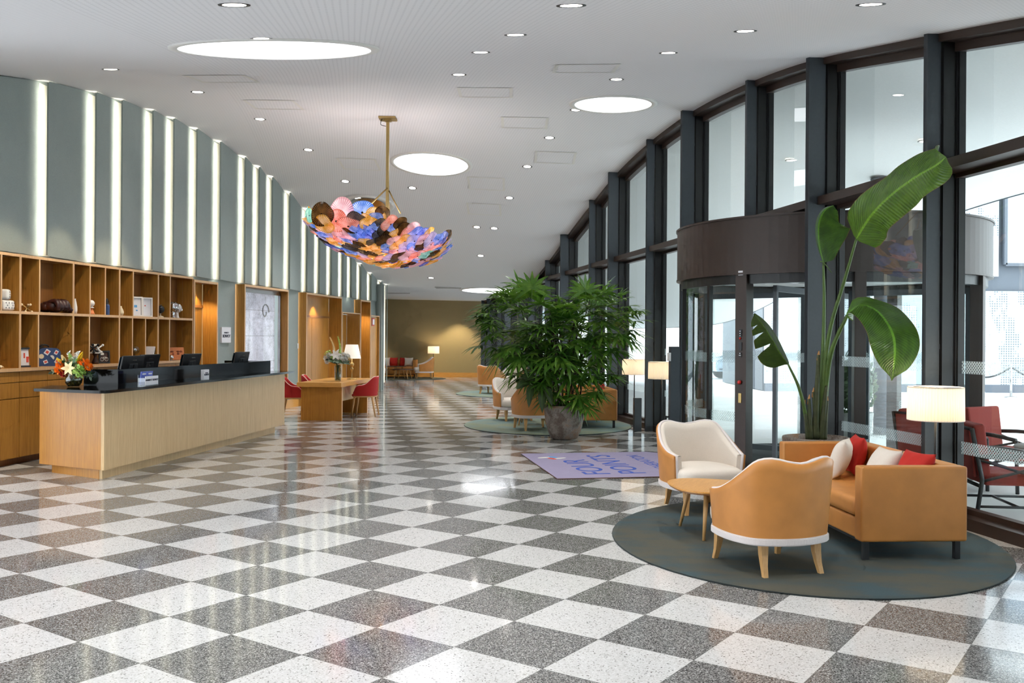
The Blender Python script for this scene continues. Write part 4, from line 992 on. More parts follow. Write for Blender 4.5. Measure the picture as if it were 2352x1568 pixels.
dup(rc, (-4.66, 20.05, 0), -pi / 2 + .1, 'red velvet armchair at the near left corner of the oak worktable', 'red velvet armchairs')
dup(rc, (-4.49, 21.25, 0), -pi / 2 + .1, 'red velvet armchair at the far left side of the oak worktable', 'red velvet armchairs')
# lamp and vase on the table
lx_, ly_ = gp(808, 870.5, .79)
t = thing('table_lamp', 'table lamp with white tapered shade and turned gold base on the worktable', 'lamp', (lx_, ly_, .791))
b = nb(); lathe(b, [(0, 0), (.11, 0), (.11, .012), (.02, .018), (.010, .03), (.009, .16), (.014, .18), (.03, .215), (.034, .24), (.02, .262), (.012, .27), (.03, .285), (.05, .315), (.05, .345), (.03, .37), (.012, .38), (.01, .47), (0, .47)], 24); obj('base', b, 'brass', t)
b = nb(); lathe(b, [(.20, .465), (.135, .775)], 32); obj('shade', b, 'shade_cool', t, fix=False)
b = nb(); sphere(b, (0, 0, .58), .04, seg=12, rings=8); obj('bulb', b, 'lamp_disc', t)
vx, vy = gp(776, 874.5, .79)
t = thing('flower_vase', 'tall glass vase of white lilies and spires on the worktable', 'flower vase', (vx, vy, .791))
b = nb(); lathe(b, [(0, .003), (.062, .003), (.07, .03), (.074, .33), (.071, .33), (.067, .03), (.058, .012), (0, .012)], 24); obj('glass_cylinder', b, 'glass_vase', t)
b = nb(); lathe(b, [(0, .014), (.06, .014), (.066, .18), (0, .18)], 20); obj('water', b, 'glass_vase', t)
for k in range(10):
    a = k * .63; b = nb(); tube(b, [(.045 * cos(a + 2.6), .045 * sin(a + 2.6), .02), (.03 * cos(a), .03 * sin(a), .34), (.08 * cos(a), .08 * sin(a), .45)], .0045, 6); obj('stem', b, 'stem_green', t)
lily(t, (-.01, -.17, .56), (-.1, -1, .3), .16, 'petal_white')
for k, (c, R, m) in enumerate((((.06, -.11, .45), .085, 'petal_white'), ((-.24, -.04, .49), .06, 'petal_white'), ((-.22, -.05, .42), .055, 'petal_white'), ((-.19, -.05, .55), .05, 'petal_white'), ((.2, -.03, .53), .06, 'petal_white'), ((.17, -.05, .45), .05, 'petal_white'), ((.12, -.06, .56), .05, 'petal_white'), ((.22, .0, .47), .05, 'petal_cream'))): blossom(t, c, R * 1.3, m, n=28, sd=k + 40)
for k, (x0, x1, z1) in enumerate(((-.06, -.17, .93), (.05, -.0, .95))):
    b = nb(); rn = random.Random(k); pts = crom([(x0, -.03, .5), ((x0 + x1) / 2 + .02, -.03, .75), (x1, -.03, z1)], 16); tube(b, pts, [.03 - .0015 * j for j in range(17)], 8)
    for j, q in enumerate(pts):
        for a in range(7): d = Vector((cos(a + j), sin(a + j), .5)); petal(b, q + d * .01, d, (0, 0, 1), .05 - .002 * j, .012, .2, 3)
    obj('flower_spire', b, 'petal_cream' if k == 0 else 'petal_green', t)
for k in range(30):
    a = k * 2.4; e = -.05 + .9 * ((k * .618) % 1); d = Vector((cos(a), sin(a), e))
    sprig(t, Vector((d.x * .05, d.y * .05, .40)), d, .17, ('leaf_grey', 'leaf_mid', 'leaf_grey')[k % 3], lw=.022, ll=.07, sd=k + 7)
for k in range(6):
    d = Vector((-.9 + .1 * (k % 3), -.2 + .1 * k, .55 + .12 * k)); sprig(t, Vector((-.06, -.03, .45)), d, .24, 'petal_green', n=12, lw=.012, ll=.04, sd=k + 77)
# ================================================================ LOUNGE GROUPS
AP = [(0, .826), (.07, .838), (.14, .860), (.20, .862), (.28, .836), (.42, .75), (.58, .665), (.75, .605), (.9, .578), (1, .57)]
APLAN = [(-.385, .26), (-.412, .07), (-.395, -.13), (-.30, -.31), (0, -.395), (.30, -.31), (.395, -.13), (.412, .07), (.385, .26)]
ASEAT = [(-.30, .40), (0, .425), (.30, .40), (.345, .15), (.32, -.14), (.22, -.26), (0, -.32), (-.22, -.26), (-.32, -.14), (-.345, .15)]
AL = [(-.27, .31, -.015, .035, .235), (.27, .31, .015, .035, .235), (-.225, -.25, -.012, -.05, .235), (.225, -.25, .012, -.05, .235)]
GD1 = Vector((-1.59, 10.6, 0))
ac = shellchair('lounge_armchair', 'tan leather backed lounge armchair with wavy top, nearest the viewer on the dark rug', 'armchair', (2.0, 7.21, .021), .30, APLAN, AP, .285, .085, .10,
    ('leather', 'cream_fabric', 'cream_fabric', 'beech_leg', 'cream_cool', 'cream_cool'), ASEAT, (.29, .45), AL, 'wavy topped lounge armchairs', band=(.232, .287, .012))
for p, rz, lb in (((1.93, 9.62, .021), -2.92, 'cream lounge armchair facing the viewer across the low table on the dark rug'),
                  ((.42, 17.75, .021), .25, 'tan backed lounge armchair half behind the potted palm, on the pale round rug'),
                  ((.02, 19.75, .021), -2.75, 'cool white lounge armchair beside the palm, facing right on the pale round rug'),
                  ((-.62, 28.75, .021), -.45, 'tan backed lounge armchair on the third rug, left of the palm crown'),
                  ((.05, 30.4, .021), 2.5, 'pale lounge armchair behind the third tan armchair, mostly behind palm leaves'),
                  ((-3.62, 38.9, .021), 1.75, 'tan sided lounge armchair beside the floor lamp at the olive end wall'),
                  ((-5.55, 38.1, .021), -1.5, 'pale lounge armchair cut off by the end of the sage wall')):
    dup(ac, p, rz, lb, 'wavy topped lounge armchairs')
def sofa(label, loc, rz):
    t = thing('sofa', label, 'sofa', loc, rz, 'tan leather sofas')
    L, D, Ht, z0 = 1.84, .87, .74, .145
    def soft(c, s, bev=.022, seg=4):
        b = nb(); rbox(b, c, s, bev=bev, seg=seg)
        for f in b.faces: f.smooth = True
        return b
    for s in (-1, 1): obj('arm', soft((s * (L / 2 - .065), 0, (Ht + z0) / 2), (.13, D, Ht - z0)), 'leather', t)
    obj('backrest', soft((0, -D / 2 + .08, (Ht + z0) / 2), (L - .262, .16, Ht - z0)), 'leather', t)
    obj('base_rail', soft((0, .02, z0 + .085), (L - .264, D - .09, .17)), 'leather', t)
    b = nb(); rbox(b, (0, .075, .395), (L - .27, D - .16, .15), bev=.05, seg=5)
    for f in b.faces: f.smooth = True
    obj('seat_cushion', b, 'leather', t)
    b = nb()
    for s in (-1, 1):
        tube(b, [(s * (L / 2 - .008), -D / 2 + .02, Ht - .006), (s * (L / 2 - .008), D / 2 - .02, Ht - .006)], .004, 6)
        tube(b, [(s * (L / 2 - .012), D / 2 - .008, z0 + .02), (s * (L / 2 - .012), D / 2 - .008, Ht - .02)], .004, 6)
    obj('seam_piping', b, 'leather', t)
    for sx in (-1, 1):
        for sy in (-1, 1):
            b = nb(); rbox(b, (sx * (L / 2 - .06), sy * (D / 2 - .06), z0 / 2), (.045, .045, z0), bev=.004); obj('leg', b, 'black_metal', t)
    b = nb(); 
    for sy in (-1, 1): rbox(b, (0, sy * (D / 2 - .06), z0 - .012), (L - .17, .03, .02))
    obj('underframe', b, 'black_metal', t)
    return t
s1 = sofa('tan leather box sofa with cushions, nearest the viewer on the dark rug', (3.13, 8.33, .021), pi / 2 + .07)
dup(s1, Vector((3.13, 8.33, .021)) + GD1, pi / 2 + .07, 'tan leather box sofa behind the potted palm by the window fins', 'tan leather sofas')
dup(s1, (-4.95, 39.75, .021), pi, 'tan leather box sofa against the olive end wall', 'tan leather sofas')
def cushion(label, loc, rot, mat, grp, s=.37, protos={}):
    t = bpy.data.objects.new('throw_cushion', None); C.objects.link(t); t.location = loc; t.rotation_euler = rot; t['label'] = label; t['category'] = 'cushion'; t['group'] = grp
    if mat not in protos:
        b = nb()
        def fn(sg):
            def f(u, v):
                a, c = 2 * u - 1, 2 * v - 1
                e = (1 - abs(a) ** 2.6) * (1 - abs(c) ** 2.6); pin = 1 - .09 * (1 - abs(a) ** 2) * abs(c) ** 4
                pin2 = 1 - .09 * (1 - abs(c) ** 2) * abs(a) ** 4
                return (a * s / 2 * pin2, sg * (.085 * e ** .55 + .004 * sin(9 * a + 5 * c) * e), c * s / 2 * pin + s / 2)
            return f
        grid(b, fn(1), 18, 18); grid(b, fn(-1), 18, 18); bmesh.ops.remove_doubles(b, verts=b.verts[:], dist=.001)
        b2 = nb(); 
        tube(b2, [(x, 0, z) for x, z in [(-s * .49 + s * .98 * k / 8, .008 + s * .03 * sin(pi * k / 8)) for k in range(9)]], .005, 6)
        o1 = obj('cover', b, mat, t); o2 = obj('seam', b2, mat, t); protos[mat] = (o1.data, o2.data)
    else:
        for nm, me in zip(('cover', 'seam'), protos[mat]):
            o = bpy.data.objects.new(nm, me); C.objects.link(o); o.parent = t
    return t
def onsofa(c, rz, x, y): return (c[0] + x * cos(rz) - y * sin(rz), c[1] + x * sin(rz) + y * cos(rz), .021 + .475)
SR = pi / 2 + .07
for x, y, dr, tl, mat, lb in ((.34, .13, -.5, .34, 'cream_fabric', 'cream throw cushion before the red one, far end of the nearest sofa'),
        (.54, -.12, -.2, .24, 'red_cushion', 'red throw cushion leaning in the far corner of the nearest sofa'),
        (-.22, .02, .1, .50, 'cream_fabric', 'cream throw cushion peeking over the near arm of the nearest sofa'),
        (-.58, -.10, .2, .40, 'red_cushion', 'red throw cushion peeking over the near arm of the nearest sofa')):
    cushion(lb, onsofa((3.13, 8.33), SR, x, y), (tl, 0, SR + dr), mat, 'throw cushions')
c2 = Vector((3.13, 8.33, 0)) + GD1
cushion('red throw cushion showing over the sofa behind the palm', onsofa(c2, SR, -.40, -.12), (.22, 0, SR + .2), 'red_cushion', 'throw cushions')
for u, mat, dx, lb in ((886, 'cream_fabric', .1, 'cream throw cushion at the left of the sofa by the olive wall'), (903, 'red_cushion', -.06, 'red throw cushion beside the left cream one by the olive wall'), (927, 'red_cushion', -.06, 'red throw cushion just left of the right cream one by the olive wall'), (939, 'cream_fabric', .1, 'cream throw cushion at the right of the sofa by the olive wall')):
    cushion(lb, (at(u, 840, 39.6).x, 39.62 - dx, .495), (-.24, 0, 0), mat, 'throw cushions')
def low_table(label, loc, rz, R, h, mat, tri=True, nl=3):
    t = thing('coffee_table', label, 'coffee table', loc, rz, 'low wooden coffee tables')
    b = nb(); pts = []
    for k in range(48):
        a = 2 * pi * k / 48; r = R * (1 + (.10 * cos(3 * a) if tri else 0)); pts.append((r * cos(a), r * sin(a)))
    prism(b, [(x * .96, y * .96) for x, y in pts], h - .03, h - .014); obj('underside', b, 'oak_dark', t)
    b = nb(); prism(b, pts, h - .016, h, .004, 2); obj('tabletop', b, mat, t)
    for k in range(nl):
        a = 2 * pi * k / nl; b = nb(); tube(b, [(R * .62 * cos(a), R * .62 * sin(a), h - .025), (R * .92 * cos(a), R * .92 * sin(a), 0)], [.024, .013], 10); obj('leg', b, 'beech_leg', t)
    return t
low_table('low oak coffee table with rounded three-sided top on the dark rug', (1.80, 8.42, .021), -1.95, .40, .43, 'oak_table')
low_table('low oak coffee table between armchairs behind the palm', (.35, 18.75, .021), -2.2, .38, .43, 'oak_table')
low_table('taller round walnut toned coffee table in front of the sofa by the olive wall', (-4.80, 38.75, .021), 0, .42, .50, 'walnut', False, 4)
low_table('lower round walnut toned coffee table nearest in the far lounge', (-4.42, 38.1, .021), .6, .45, .40, 'walnut', False, 4)
def rug(label, loc, a, bb, mat, rz=0.0):
    t = thing('round_rug', label, 'rug', loc, rz, 'round rugs')
    b = nb(); lathe(b, [(.0005, .02), (.5, .02), (.985, .02), (1, .012)], 72)
    for v in b.verts: v.co.x *= a; v.co.y *= bb
    obj('pile', b, mat, t, fix=False)
    b = nb(); lathe(b, [(1.0, .012), (1.004, .006), (1.0, .0)], 72)
    for v in b.verts: v.co.x *= a; v.co.y *= bb
    obj('bound_edge', b, 'rug_edge', t, fix=False)
rug('large dark grey green round rug under the nearest seating group', (2.55, 8.28, 0), 1.64, 1.93, 'rug_dark', -.12)
rug('pale green and blue round rug under the seating behind the palm', (.72, 18.75, 0), 1.66, 1.95, 'rug_pale')
rug('pale green and blue round rug, third from the front beside the palm', (-.10, 29.0, 0), 1.62, 1.9, 'rug_pale')
rug('olive brown round rug in the far lounge by the end wall', (-4.85, 38.95, 0), 2.1, 1.45, 'rug_olive')
def floor_lamp(label, loc, lit):
    t = thing('floor_lamp', label, 'floor lamp', loc, 0, 'pleated drum floor lamps')
    b = nb(); grid(b, lambda u, v: ((.244 + .003 * sin(u * 2 * pi * 60)) * cos(u * 2 * pi) * (1 - .02 * v), (.244 + .003 * sin(u * 2 * pi * 60)) * sin(u * 2 * pi) * (1 - .02 * v), 1.03 + .30 * v), 240, 3, cu=True); obj('shade', b, 'shade', t, fix=False)
    b = nb(); tube(b, [(.238 * cos(a), .238 * sin(a), 1.33) for a in [2 * pi * k / 40 for k in range(40)]], .005, 6, closed=True); tube(b, [(.243 * cos(a), .243 * sin(a), 1.03) for a in [2 * pi * k / 40 for k in range(40)]], .005, 6, closed=True); obj('shade_trim', b, 'cream_fabric', t)
    b = nb(); tube(b, [(0, 0, .02), (0, 0, 1.32)], .0125, 10)
    for k in range(3): a = k * 2 * pi / 3; tube(b, [(0, 0, 1.325), (.236 * cos(a), .236 * sin(a), 1.325)], .003, 5)
    obj('pole', b, 'black_metal', t)
    b = nb(); lathe(b, [(0, 0), (.15, 0), (.15, .012), (.02, .02), (0, .02)], 28); obj('base', b, 'black_metal', t)
    b = nb(); sphere(b, (0, 0, 1.2), .045, seg=12, rings=8); obj('bulb', b, 'lamp_disc', t)
    if lit:
        l = bpy.data.lights.new('lamp_bulb', 'POINT'); l.energy = lit; l.color = (1, .78, .5); l.shadow_soft_size = .08
        o = bpy.data.objects.new('lamp_bulb', l); C.objects.link(o); o.parent = t; o.location = (0, 0, 1.27)
floor_lamp('lit floor lamp with pleated drum shade standing behind the nearest sofa', (3.90, 8.62, 0), 14)
floor_lamp('floor lamp with pleated shade standing just left of the revolving door', (2.69, 16.8, 0), 5)
floor_lamp('floor lamp with pleated shade partly hidden behind a window fin', (2.45, 18.72, 0), 5)
floor_lamp('floor lamp with square looking drum shade by the olive end wall', (-3.34, 39.95, 0), 16)
# low metal boxes on window fins
for y, h, dep, lb in ((17.75, .63, .14, 'low dark steel box at the foot of a window fin behind the palm'), (15.72, 1.62, .17, 'tall dark steel box on the window fin left of the revolving door')):
    p = gpt(y, .44 + dep / 2)
    t = thing('fin_cabinet', lb, 'metal cabinet', p, GR)
    b = nb(); rbox(b, (.0, 0, h / 2), (dep, .10, h), bev=.004); obj('casing', b, 'fin_metal', t)
    b = nb(); rbox(b, (-dep / 2 - .002, 0, h - .16), (.006, .05, .16)); obj('lock_plate', b, 'black_plastic', t)
    if h > 1: 
        b = nb(); rbox(b, (-dep / 2 - .012, -.01, h - .17), (.03, .11, .14), bev=.004); obj('switch_box', b, 'white_gloss', t)
        b = nb(); tube(b, [(-dep / 2, 0, .45), (-dep / 2 - .06, 0, .45)], .014, 8); rbox(b, (-dep / 2 - .06, 0, .42), (.03, .03, .10), bev=.005); obj('handle', b, 'black_plastic', t)
# ================================================================ DOOR MAT
Q = [Vector(gp(1280, 1100.8)), Vector(gp(1197, 1043.4))]
mo = Q[0]; ey = (Q[1] - Q[0]).normalized(); ex = Vector((ey.y, -ey.x)); ML, MW = (Q[1] - Q[0]).length, 2.35
t = thing('entrance_mat', 'lilac entrance mat with blue hotel lettering in front of the revolving door', 'door mat', (mo.x, mo.y, 0), atan2(ex.y, ex.x))
b = nb(); prism(b, [(0, 0), (1.98, 0), (2.20, .55), (2.20, ML - .25), (1.95, ML), (0, ML)], .0, .013); obj('mat', b, 'mat_lilac', t)
b = nb(); tube(b, [(0, 0, .006), (1.98, 0, .006), (2.2, .55, .006), (2.2, ML - .25, .006), (1.95, ML, .006), (0, ML, .006)], .008, 6, closed=True); obj('rubber_edge', b, 'walnut', t)
def mat_text(s, x, y, size, nm='lettering', wd=None, m='ink_blue'):
    M = Matrix.Translation((x, y, .0142)) @ Matrix.Rotation(pi / 2, 4, 'Z'); me = text_mesh(s, size, .0006); 
    if wd:
        xs_ = [v.co.x for v in me.vertices]; k = wd / (max(xs_) - min(xs_)); me.transform(Matrix.Scale(k, 4, (1, 0, 0)))
    me.transform(M); me.materials.clear(); me.materials.append(MAT[m]); o = bpy.data.objects.new(nm, me); C.objects.link(o); o.parent = t
mat_text('FOUR', .62, .98, .50, wd=1.42); mat_text('POINTS', 1.10, 1.22, .50, wd=1.86); mat_text('BY SHERATON', 1.62, 1.22, .26, wd=1.75)
cx_, cy_ = .36, 1.92
for k, (m, dx, dy, an, Lg) in enumerate((('petal_white', -.12, .06, 0.5, .22), ('red_ink', -.02, -.06, -1.2, .2), ('sky_ink', .02, .10, 2.0, .2), ('petal_white', .10, -.04, .5, .22))):
    b = nb(); prism(b, [(cx_ + dx + Lg / 2 * cos(q + 0) * cos(an) - .045 * sin(q) * sin(an), cy_ + dy + Lg / 2 * cos(q) * sin(an) + .045 * sin(q) * cos(an)) for q in [2 * pi * j / 16 for j in range(16)]], .0135, .0146); obj('logo_blade', b, m, t)
# ================================================================ POTTED PALM
px_, py_ = .92, 16.32
t = thing('potted_palm', 'big bushy fan palm in a mottled brown stone pot in the middle of the hall', 'potted plant', (px_, py_, 0))
b = nb(); lathe(b, [(0, .0), (.20, .0), (.235, .02), (.29, .14), (.335, .34), (.352, .50), (.350, .585), (.332, .59), (.33, .54), (0, .54)], 40, wob=lambda a, z: 1 + .006 * sin(5 * a + 9 * z)); obj('pot', b, 'pot', t)
b = nb(); lathe(b, [(0, .57), (.2, .565), (.325, .55)], 24); obj('soil', b, 'soil', t)
rn = random.Random(11)
LOBES = [((-.78, .0, 1.95), (.78, .7, .72), 105), ((.55, .0, 2.02), (.80, .7, .66), 95), ((-.05, -.1, 1.55), (.85, .7, .65), 85), ((.1, -.1, 1.05), (.78, .6, .42), 55), ((-.55, -.1, 1.25), (.5, .5, .35), 20)]
bl = nb(); bs = nb()
def leaflet(b, p, d, up, Lg, w, droop):
    d = d.normalized(); s = d.cross(up).normalized(); pv = None
    for k in range(5):
        f = k / 4; q = p + d * Lg * f + Vector((0, 0, -1)) * droop * Lg * f * f
        ww = w * (.35 + 1.3 * f if f < .5 else 1.0 - (f - .5) * 1.75) 
        cur = (b.verts.new(q - s * ww), b.verts.new(q + s * ww))
        if pv: fc = b.faces.new((pv[0], pv[1], cur[1], cur[0])); fc.smooth = True
        pv = cur
def fan(b, bs, p, out, R, nl, sd):
    r = random.Random(sd); out = out.normalized(); up = Vector((0, 0, 1)); side = out.cross(up)
    if side.length < .1: side = Vector((1, 0, 0))
    side.normalize(); nrm = side.cross(out).normalized()
    tube(bs, crom([p - out * R * .7 - Vector((0, 0, .16 * R)), p - out * R * .3, p], 4), [.006, .005, .005, .004, .004], 5, caps=False)
    for k in range(nl):
        a = radians(-105 + 210 * k / (nl - 1)) * r.uniform(.95, 1.05)
        d = out * cos(a) + side * sin(a) + nrm * r.uniform(-.1, .18)
        leaflet(b, p, d, nrm, R * r.uniform(.82, 1.08) * (1 - .12 * abs(a) / 2), R * .072, r.uniform(.12, .42))
sd = 0
for c, s, n in LOBES:
    for k in range(n):
        while True:
            v = Vector((rn.gauss(0, 1), rn.gauss(0, 1), rn.gauss(0, 1))).normalized()
            break
        rr = rn.uniform(.55, 1.0) ** .6
        p = Vector((c[0] + v.x * s[0] * rr, c[1] + v.y * s[1] * rr, c[2] + v.z * s[2] * rr))
        out = Vector((v.x * .9 + .25 * (p.x), v.y * .9 + rn.uniform(-.3, .1), v.z * .55 + rn.uniform(-.35, .25)))
        fan(bl, bs, p, out, rn.uniform(.30, .44), rn.choice((7, 8, 9, 10)), sd); sd += 1
for (u, v, R, o_) in ((1222, 662, .42, (0, -.2, 1)), (1345, 668, .40, (-.1, -.2, 1)), (1386, 675, .42, (.5, -.4, .5)), (1255, 825, .42, (-.1, -1, -.35)), (1320, 790, .46, (.1, -1, -.25)), (1385, 735, .42, (.5, -.8, -.3)), (1130, 745, .36, (-1, -.5, -.1)), (1120, 720, .36, (-1, -.3, .2)), (1430, 730, .38, (1, -.4, -.2)), (1235, 760, .4, (-.4, -1, -.1)), (1300, 705, .4, (.0, -.8, .3)), (1170, 705, .4, (-.6, -.5, .4)), (1370, 900, .34, (.8, -.6, -.3)), (1400, 860, .36, (.9, -.5, 0)), (1350, 935, .3, (.5, -.9, -.5))):
    q = at(u, v, py_ - .55) - Vector((px_, py_, 0)); fan(bl, bs, q, Vector(o_), R, 11, sd); sd += 1
obj('foliage', bl, 'palm', t, fix=False); obj('leaf_stalks', bs, 'stem_green', t)['kind'] = 'stuff'
for k in range(16):
    a = k * 2.4; r0 = .05 + .014 * k; x0, y0 = r0 * cos(a), r0 * sin(a); tx = (-.78 if k % 2 else .6) * rn.uniform(.3, 1.1); b = nb()
    tube(b, crom([(x0, y0, .55), (x0 * 1.5 + tx * .12, y0 * 1.4, 1.0), (x0 + tx * .55, y0 * 1.6, 1.55), (x0 + tx, y0 * 1.5, 2.15 + rn.uniform(-.2, .3))], 12), [.013] * 9 + [.011, .009, .007, .006], 7); obj('cane', b, 'cane', t)
# broad dark leaves hanging at its lower left
b = nb()
def broad(b, pts, W, n=12, dr=(0, -1, 0), m=6, cup=.1, tear=None):
    P = crom(pts, n)
    def fn(u, v):
        i = int(round(u * n)); p = P[i]; tg = (P[min(i + 1, n)] - P[max(i - 1, 0)]).normalized()
        nr = Vector(dr); nr = (nr - tg * nr.dot(tg)).normalized(); s = tg.cross(nr)
        w = W(u); q = (v - .5) * 2
        wl, wr = w if isinstance(w, tuple) else (w, w)
        ww = wr if q > 0 else wl
        return p + s * (ww * q) + nr * (cup * ww * (abs(q) ** 1.5) * -1)
    grid(b, fn, n, m)
for (ax, az, dx, dz, Lg) in ((-.62, .98, -.22, -.10, .34), (-.58, .95, -.05, -.38, .42), (-.42, .86, .02, -.38, .36), (-.36, .90, .12, -.30, .32), (-.50, 1.06, -.28, .02, .34)):
    broad(b, [(ax, -.42, az), (ax + dx * .55, -.48, az + dz * .35 + .03), (ax + dx, -.5, az + dz)], lambda u: .065 * sin(pi * min(1, .12 + .88 * u)) ** .8 + .001, 8, cup=.25)
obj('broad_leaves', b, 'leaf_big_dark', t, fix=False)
b = nb(); tube(b, crom([(-.2, -.15, .55), (-.42, -.32, .8), (-.6, -.42, .98)], 8), .010, 6); tube(b, crom([(-.15, -.2, .55), (-.3, -.35, .75), (-.42, -.42, .87)], 8), .010, 6); obj('stem', b, 'stem_green', t)
# ================================================================ BIRD OF PARADISE PLANT
bx_, by_ = 3.41, 10.5
t = thing('bird_of_paradise_plant', 'tall plant with huge paddle leaves in a dark pot behind the nearest sofa', 'potted plant', (bx_, by_, 0))
O = Vector((bx_, by_, 0))
def bp(u, v, dy=0.0): return at(u, v, by_ + dy) - O
b = nb(); lathe(b, [(0, 0), (.27, 0), (.30, .04), (.345, .4), (.365, .655), (.36, .67), (.338, .67), (.335, .60), (0, .60)], 44); obj('pot', b, 'pot', t)
b = nb(); lathe(b, [(0, .625), (.2, .62), (.333, .605)], 24); obj('soil', b, 'soil', t)
def stalk(pts, r, m='stem_green', nm='stalk'):
    b = nb(); P = crom(pts, 16); rr = [r[0] + (r[1] - r[0]) * k / 16 for k in range(17)]; tube(b, P, rr, 10); obj(nm, b, m, t)
stalk([bp(1885, 1005), bp(1893, 860, -.05), bp(1908, 750, -.15), (bp(1938, 650, -.3)), bp(1968, 545, -.55)], (.032, .013))
stalk([bp(1872, 1005), bp(1888, 850), bp(1893, 700, .03), bp(1891, 604, .03)], (.030, .012))
stalk([bp(1890, 1005, -.03), bp(1898, 880, -.05), bp(1912, 800, -.2), bp(1946, 724, -.4)], (.036, .018))
stalk([bp(1860, 1005), bp(1850, 950, -.06), bp(1835, 890, -.1), bp(1810, 836, -.12)], (.030, .011))
def smoothw(keys): return lambda u: max(.002, interp(keys, u))
b = nb(); broad(b, [bp(1966, 548, -.55), bp(2003, 492, -.95), bp(2050, 445, -1.4), bp(2105, 405, -1.8), bp(2152, 378, -2.1), bp(2173, 360, -2.2)], smoothw([(0, .05), (.03, .21), (.12, .255), (.35, .275), (.6, .26), (.8, .20), (.93, .11), (1, .002)]), 28, (-.3, -1, .3), 10, .16); obj('leaf', b, 'leaf_big_light', t, fix=False)
b = nb(); broad(b, [bp(1891, 604, .03), bp(1880, 560, .0), bp(1879, 515, -.05), bp(1892, 484, -.04), bp(1914, 471, .02)], lambda u: (.001 + .03 * sin(pi * u), max(.002, .36 * sin(pi * min(1, .06 + .9 * u)) ** .7)), 22, (.1, -1, .1), 10, -.18); obj('leaf', b, 'leaf_big', t, fix=False)
b = nb(); tube(b, crom([bp(1884, 600, .0), bp(1893, 604, -.02), bp(1910, 626, -.03)], 6), [.008, .008, .007, .007, .006, .005, .004], 6); obj('dry_tip', b, 'stem_green', t)
b = nb(); broad(b, [bp(1944, 722, -.4), bp(1975, 700, -.65), bp(2012, 712, -1.0), bp(2040, 745, -1.25), bp(2054, 782, -1.35), bp(2054, 830, -1.38), bp(2048, 874, -1.36)], lambda u: (max(.002, interp([(0, .03), (.06, .12), (.3, .20), (.5, .235), (.7, .24), (.88, .14), (1, .002)], u)), max(.002, interp([(0, .03), (.06, .13), (.3, .20), (.5, .22), (.7, .225), (.88, .13), (1, .002)], u))), 30, (-.15, -1, .55), 10, .10); obj('leaf', b, 'leaf_big', t, fix=False)
tears = [(.40, .047), (.62, .03), (.78, .02)]
def w4(u):
    base = interp([(0, .01), (.08, .15), (.25, .235), (.45, .215), (.7, .15), (.9, .085), (1, .01)], u)
    k = 1.0
    for c_, h_ in tears: k = min(k, max(.04, abs(u - c_) / h_))
    return (max(.004, base * min(1, k)), max(.003, .062 * sin(pi * min(1, .1 + .85 * u))))
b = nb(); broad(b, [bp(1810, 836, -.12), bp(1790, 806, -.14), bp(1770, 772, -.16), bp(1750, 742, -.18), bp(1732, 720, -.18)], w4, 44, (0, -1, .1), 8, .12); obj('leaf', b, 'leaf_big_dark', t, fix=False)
for (u0, u1, v1, r) in ((1872, 1880, 815, .034), (1862, 1858, 916, .030), (1856, 1848, 928, .024), (1886, 1898, 885, .034), (1892, 1900, 920, .030), (1878, 1868, 900, .028)):
    stalk([bp(u0, 1008, -.05), bp((u0 + u1) / 2, (1008 + v1) / 2, -.07), bp(u1, v1, -.06)], (r * 1.2, r * .55), 'stem_dark', 'cut_stalk')
    b = nb(); p1 = bp(u1, v1, -.06); tube(b, [p1 - Vector((.004, 0, .06)), p1, p1 + Vector((.006, 0, .05))], [r * .6, r * .5, .004], 8); obj('dry_stub', b, 'stub_cut', t)
# ================================================================ CHANDELIER
cp = ceil_at(891, 270)
t = thing('chandelier', 'bowl shaped chandelier of many coloured glass plates hung on a brass rod', 'chandelier', cp)
KX = cp.y / F
def lc(u, v, dy=0.0):
    p = at(u, v, cp.y + dy); return p - cp
b = nb(); rbox(b, (0, 0, -.02), (.30, .30, .03), bev=.004); rbox(b, (0, 0, -.05), (.12, .12, .04), bev=.004); obj('ceiling_plate', b, 'brass', t)
b = nb(); rbox(b, (0, 0, -.95), (.052, .052, 1.82)); obj('rod', b, 'brass', t)
b = nb(); tube(b, crom([(-.1, -.05, -.03), (-.12, -.05, -.13), (-.03, -.03, -.16)], 8), .006, 6); obj('cable', b, 'black_metal', t)
b = nb(); tube(b, [(0, -.02, -1.25), lc(846, 474, -.2)], .014, 8); tube(b, [(.02, 0, -1.28), lc(920, 490, -.1)], .012, 8); tube(b, [(0, 0.02, -1.25), (-.05, .8, -1.75)], .012, 8); obj('stay', b, 'brass', t)
b = nb()
c0 = lc(872, 527, .0); TILT = radians(12); Rm = Matrix.Rotation(TILT, 3, 'Y')
AX, AY, AZ = 1.22, 1.0, .60
def ell(th, ph, k=1.0):
    p = Vector((AX * k * sin(th) * cos(ph), AY * k * sin(th) * sin(ph), -AZ * k * cos(th)))
    n = Vector((p.x / AX ** 2, p.y / AY ** 2, p.z / AZ ** 2)).normalized()
    return c0 + Rm @ p, Rm @ n
for th in (.5, .95, 1.35): tube(b, [ell(th, 2 * pi * k / 28, .93)[0] for k in range(28)], .008, 6, closed=True)
for k in range(8): tube(b, [ell(.1 + 1.3 * j / 8, k * pi / 4, .93)[0] for j in range(9)], .008, 6)
obj('wire_frame', b, 'black_metal', t)
def plate_bm(sd):
    rn = random.Random(sd); b = nb(); p1, p2 = rn.uniform(0, 6), rn.uniform(0, 6)
    def fn(u, v):
        a = u * 2 * pi; r = max(v, .002) * (.175 * (1 + .05 * sin(3 * a + p1)))
        return (r * cos(a), r * sin(a), .9 * r * r + (.010 * sin(4 * a + p2)) * v * v)
    grid(b, fn, 36, 5, cu=True); return b
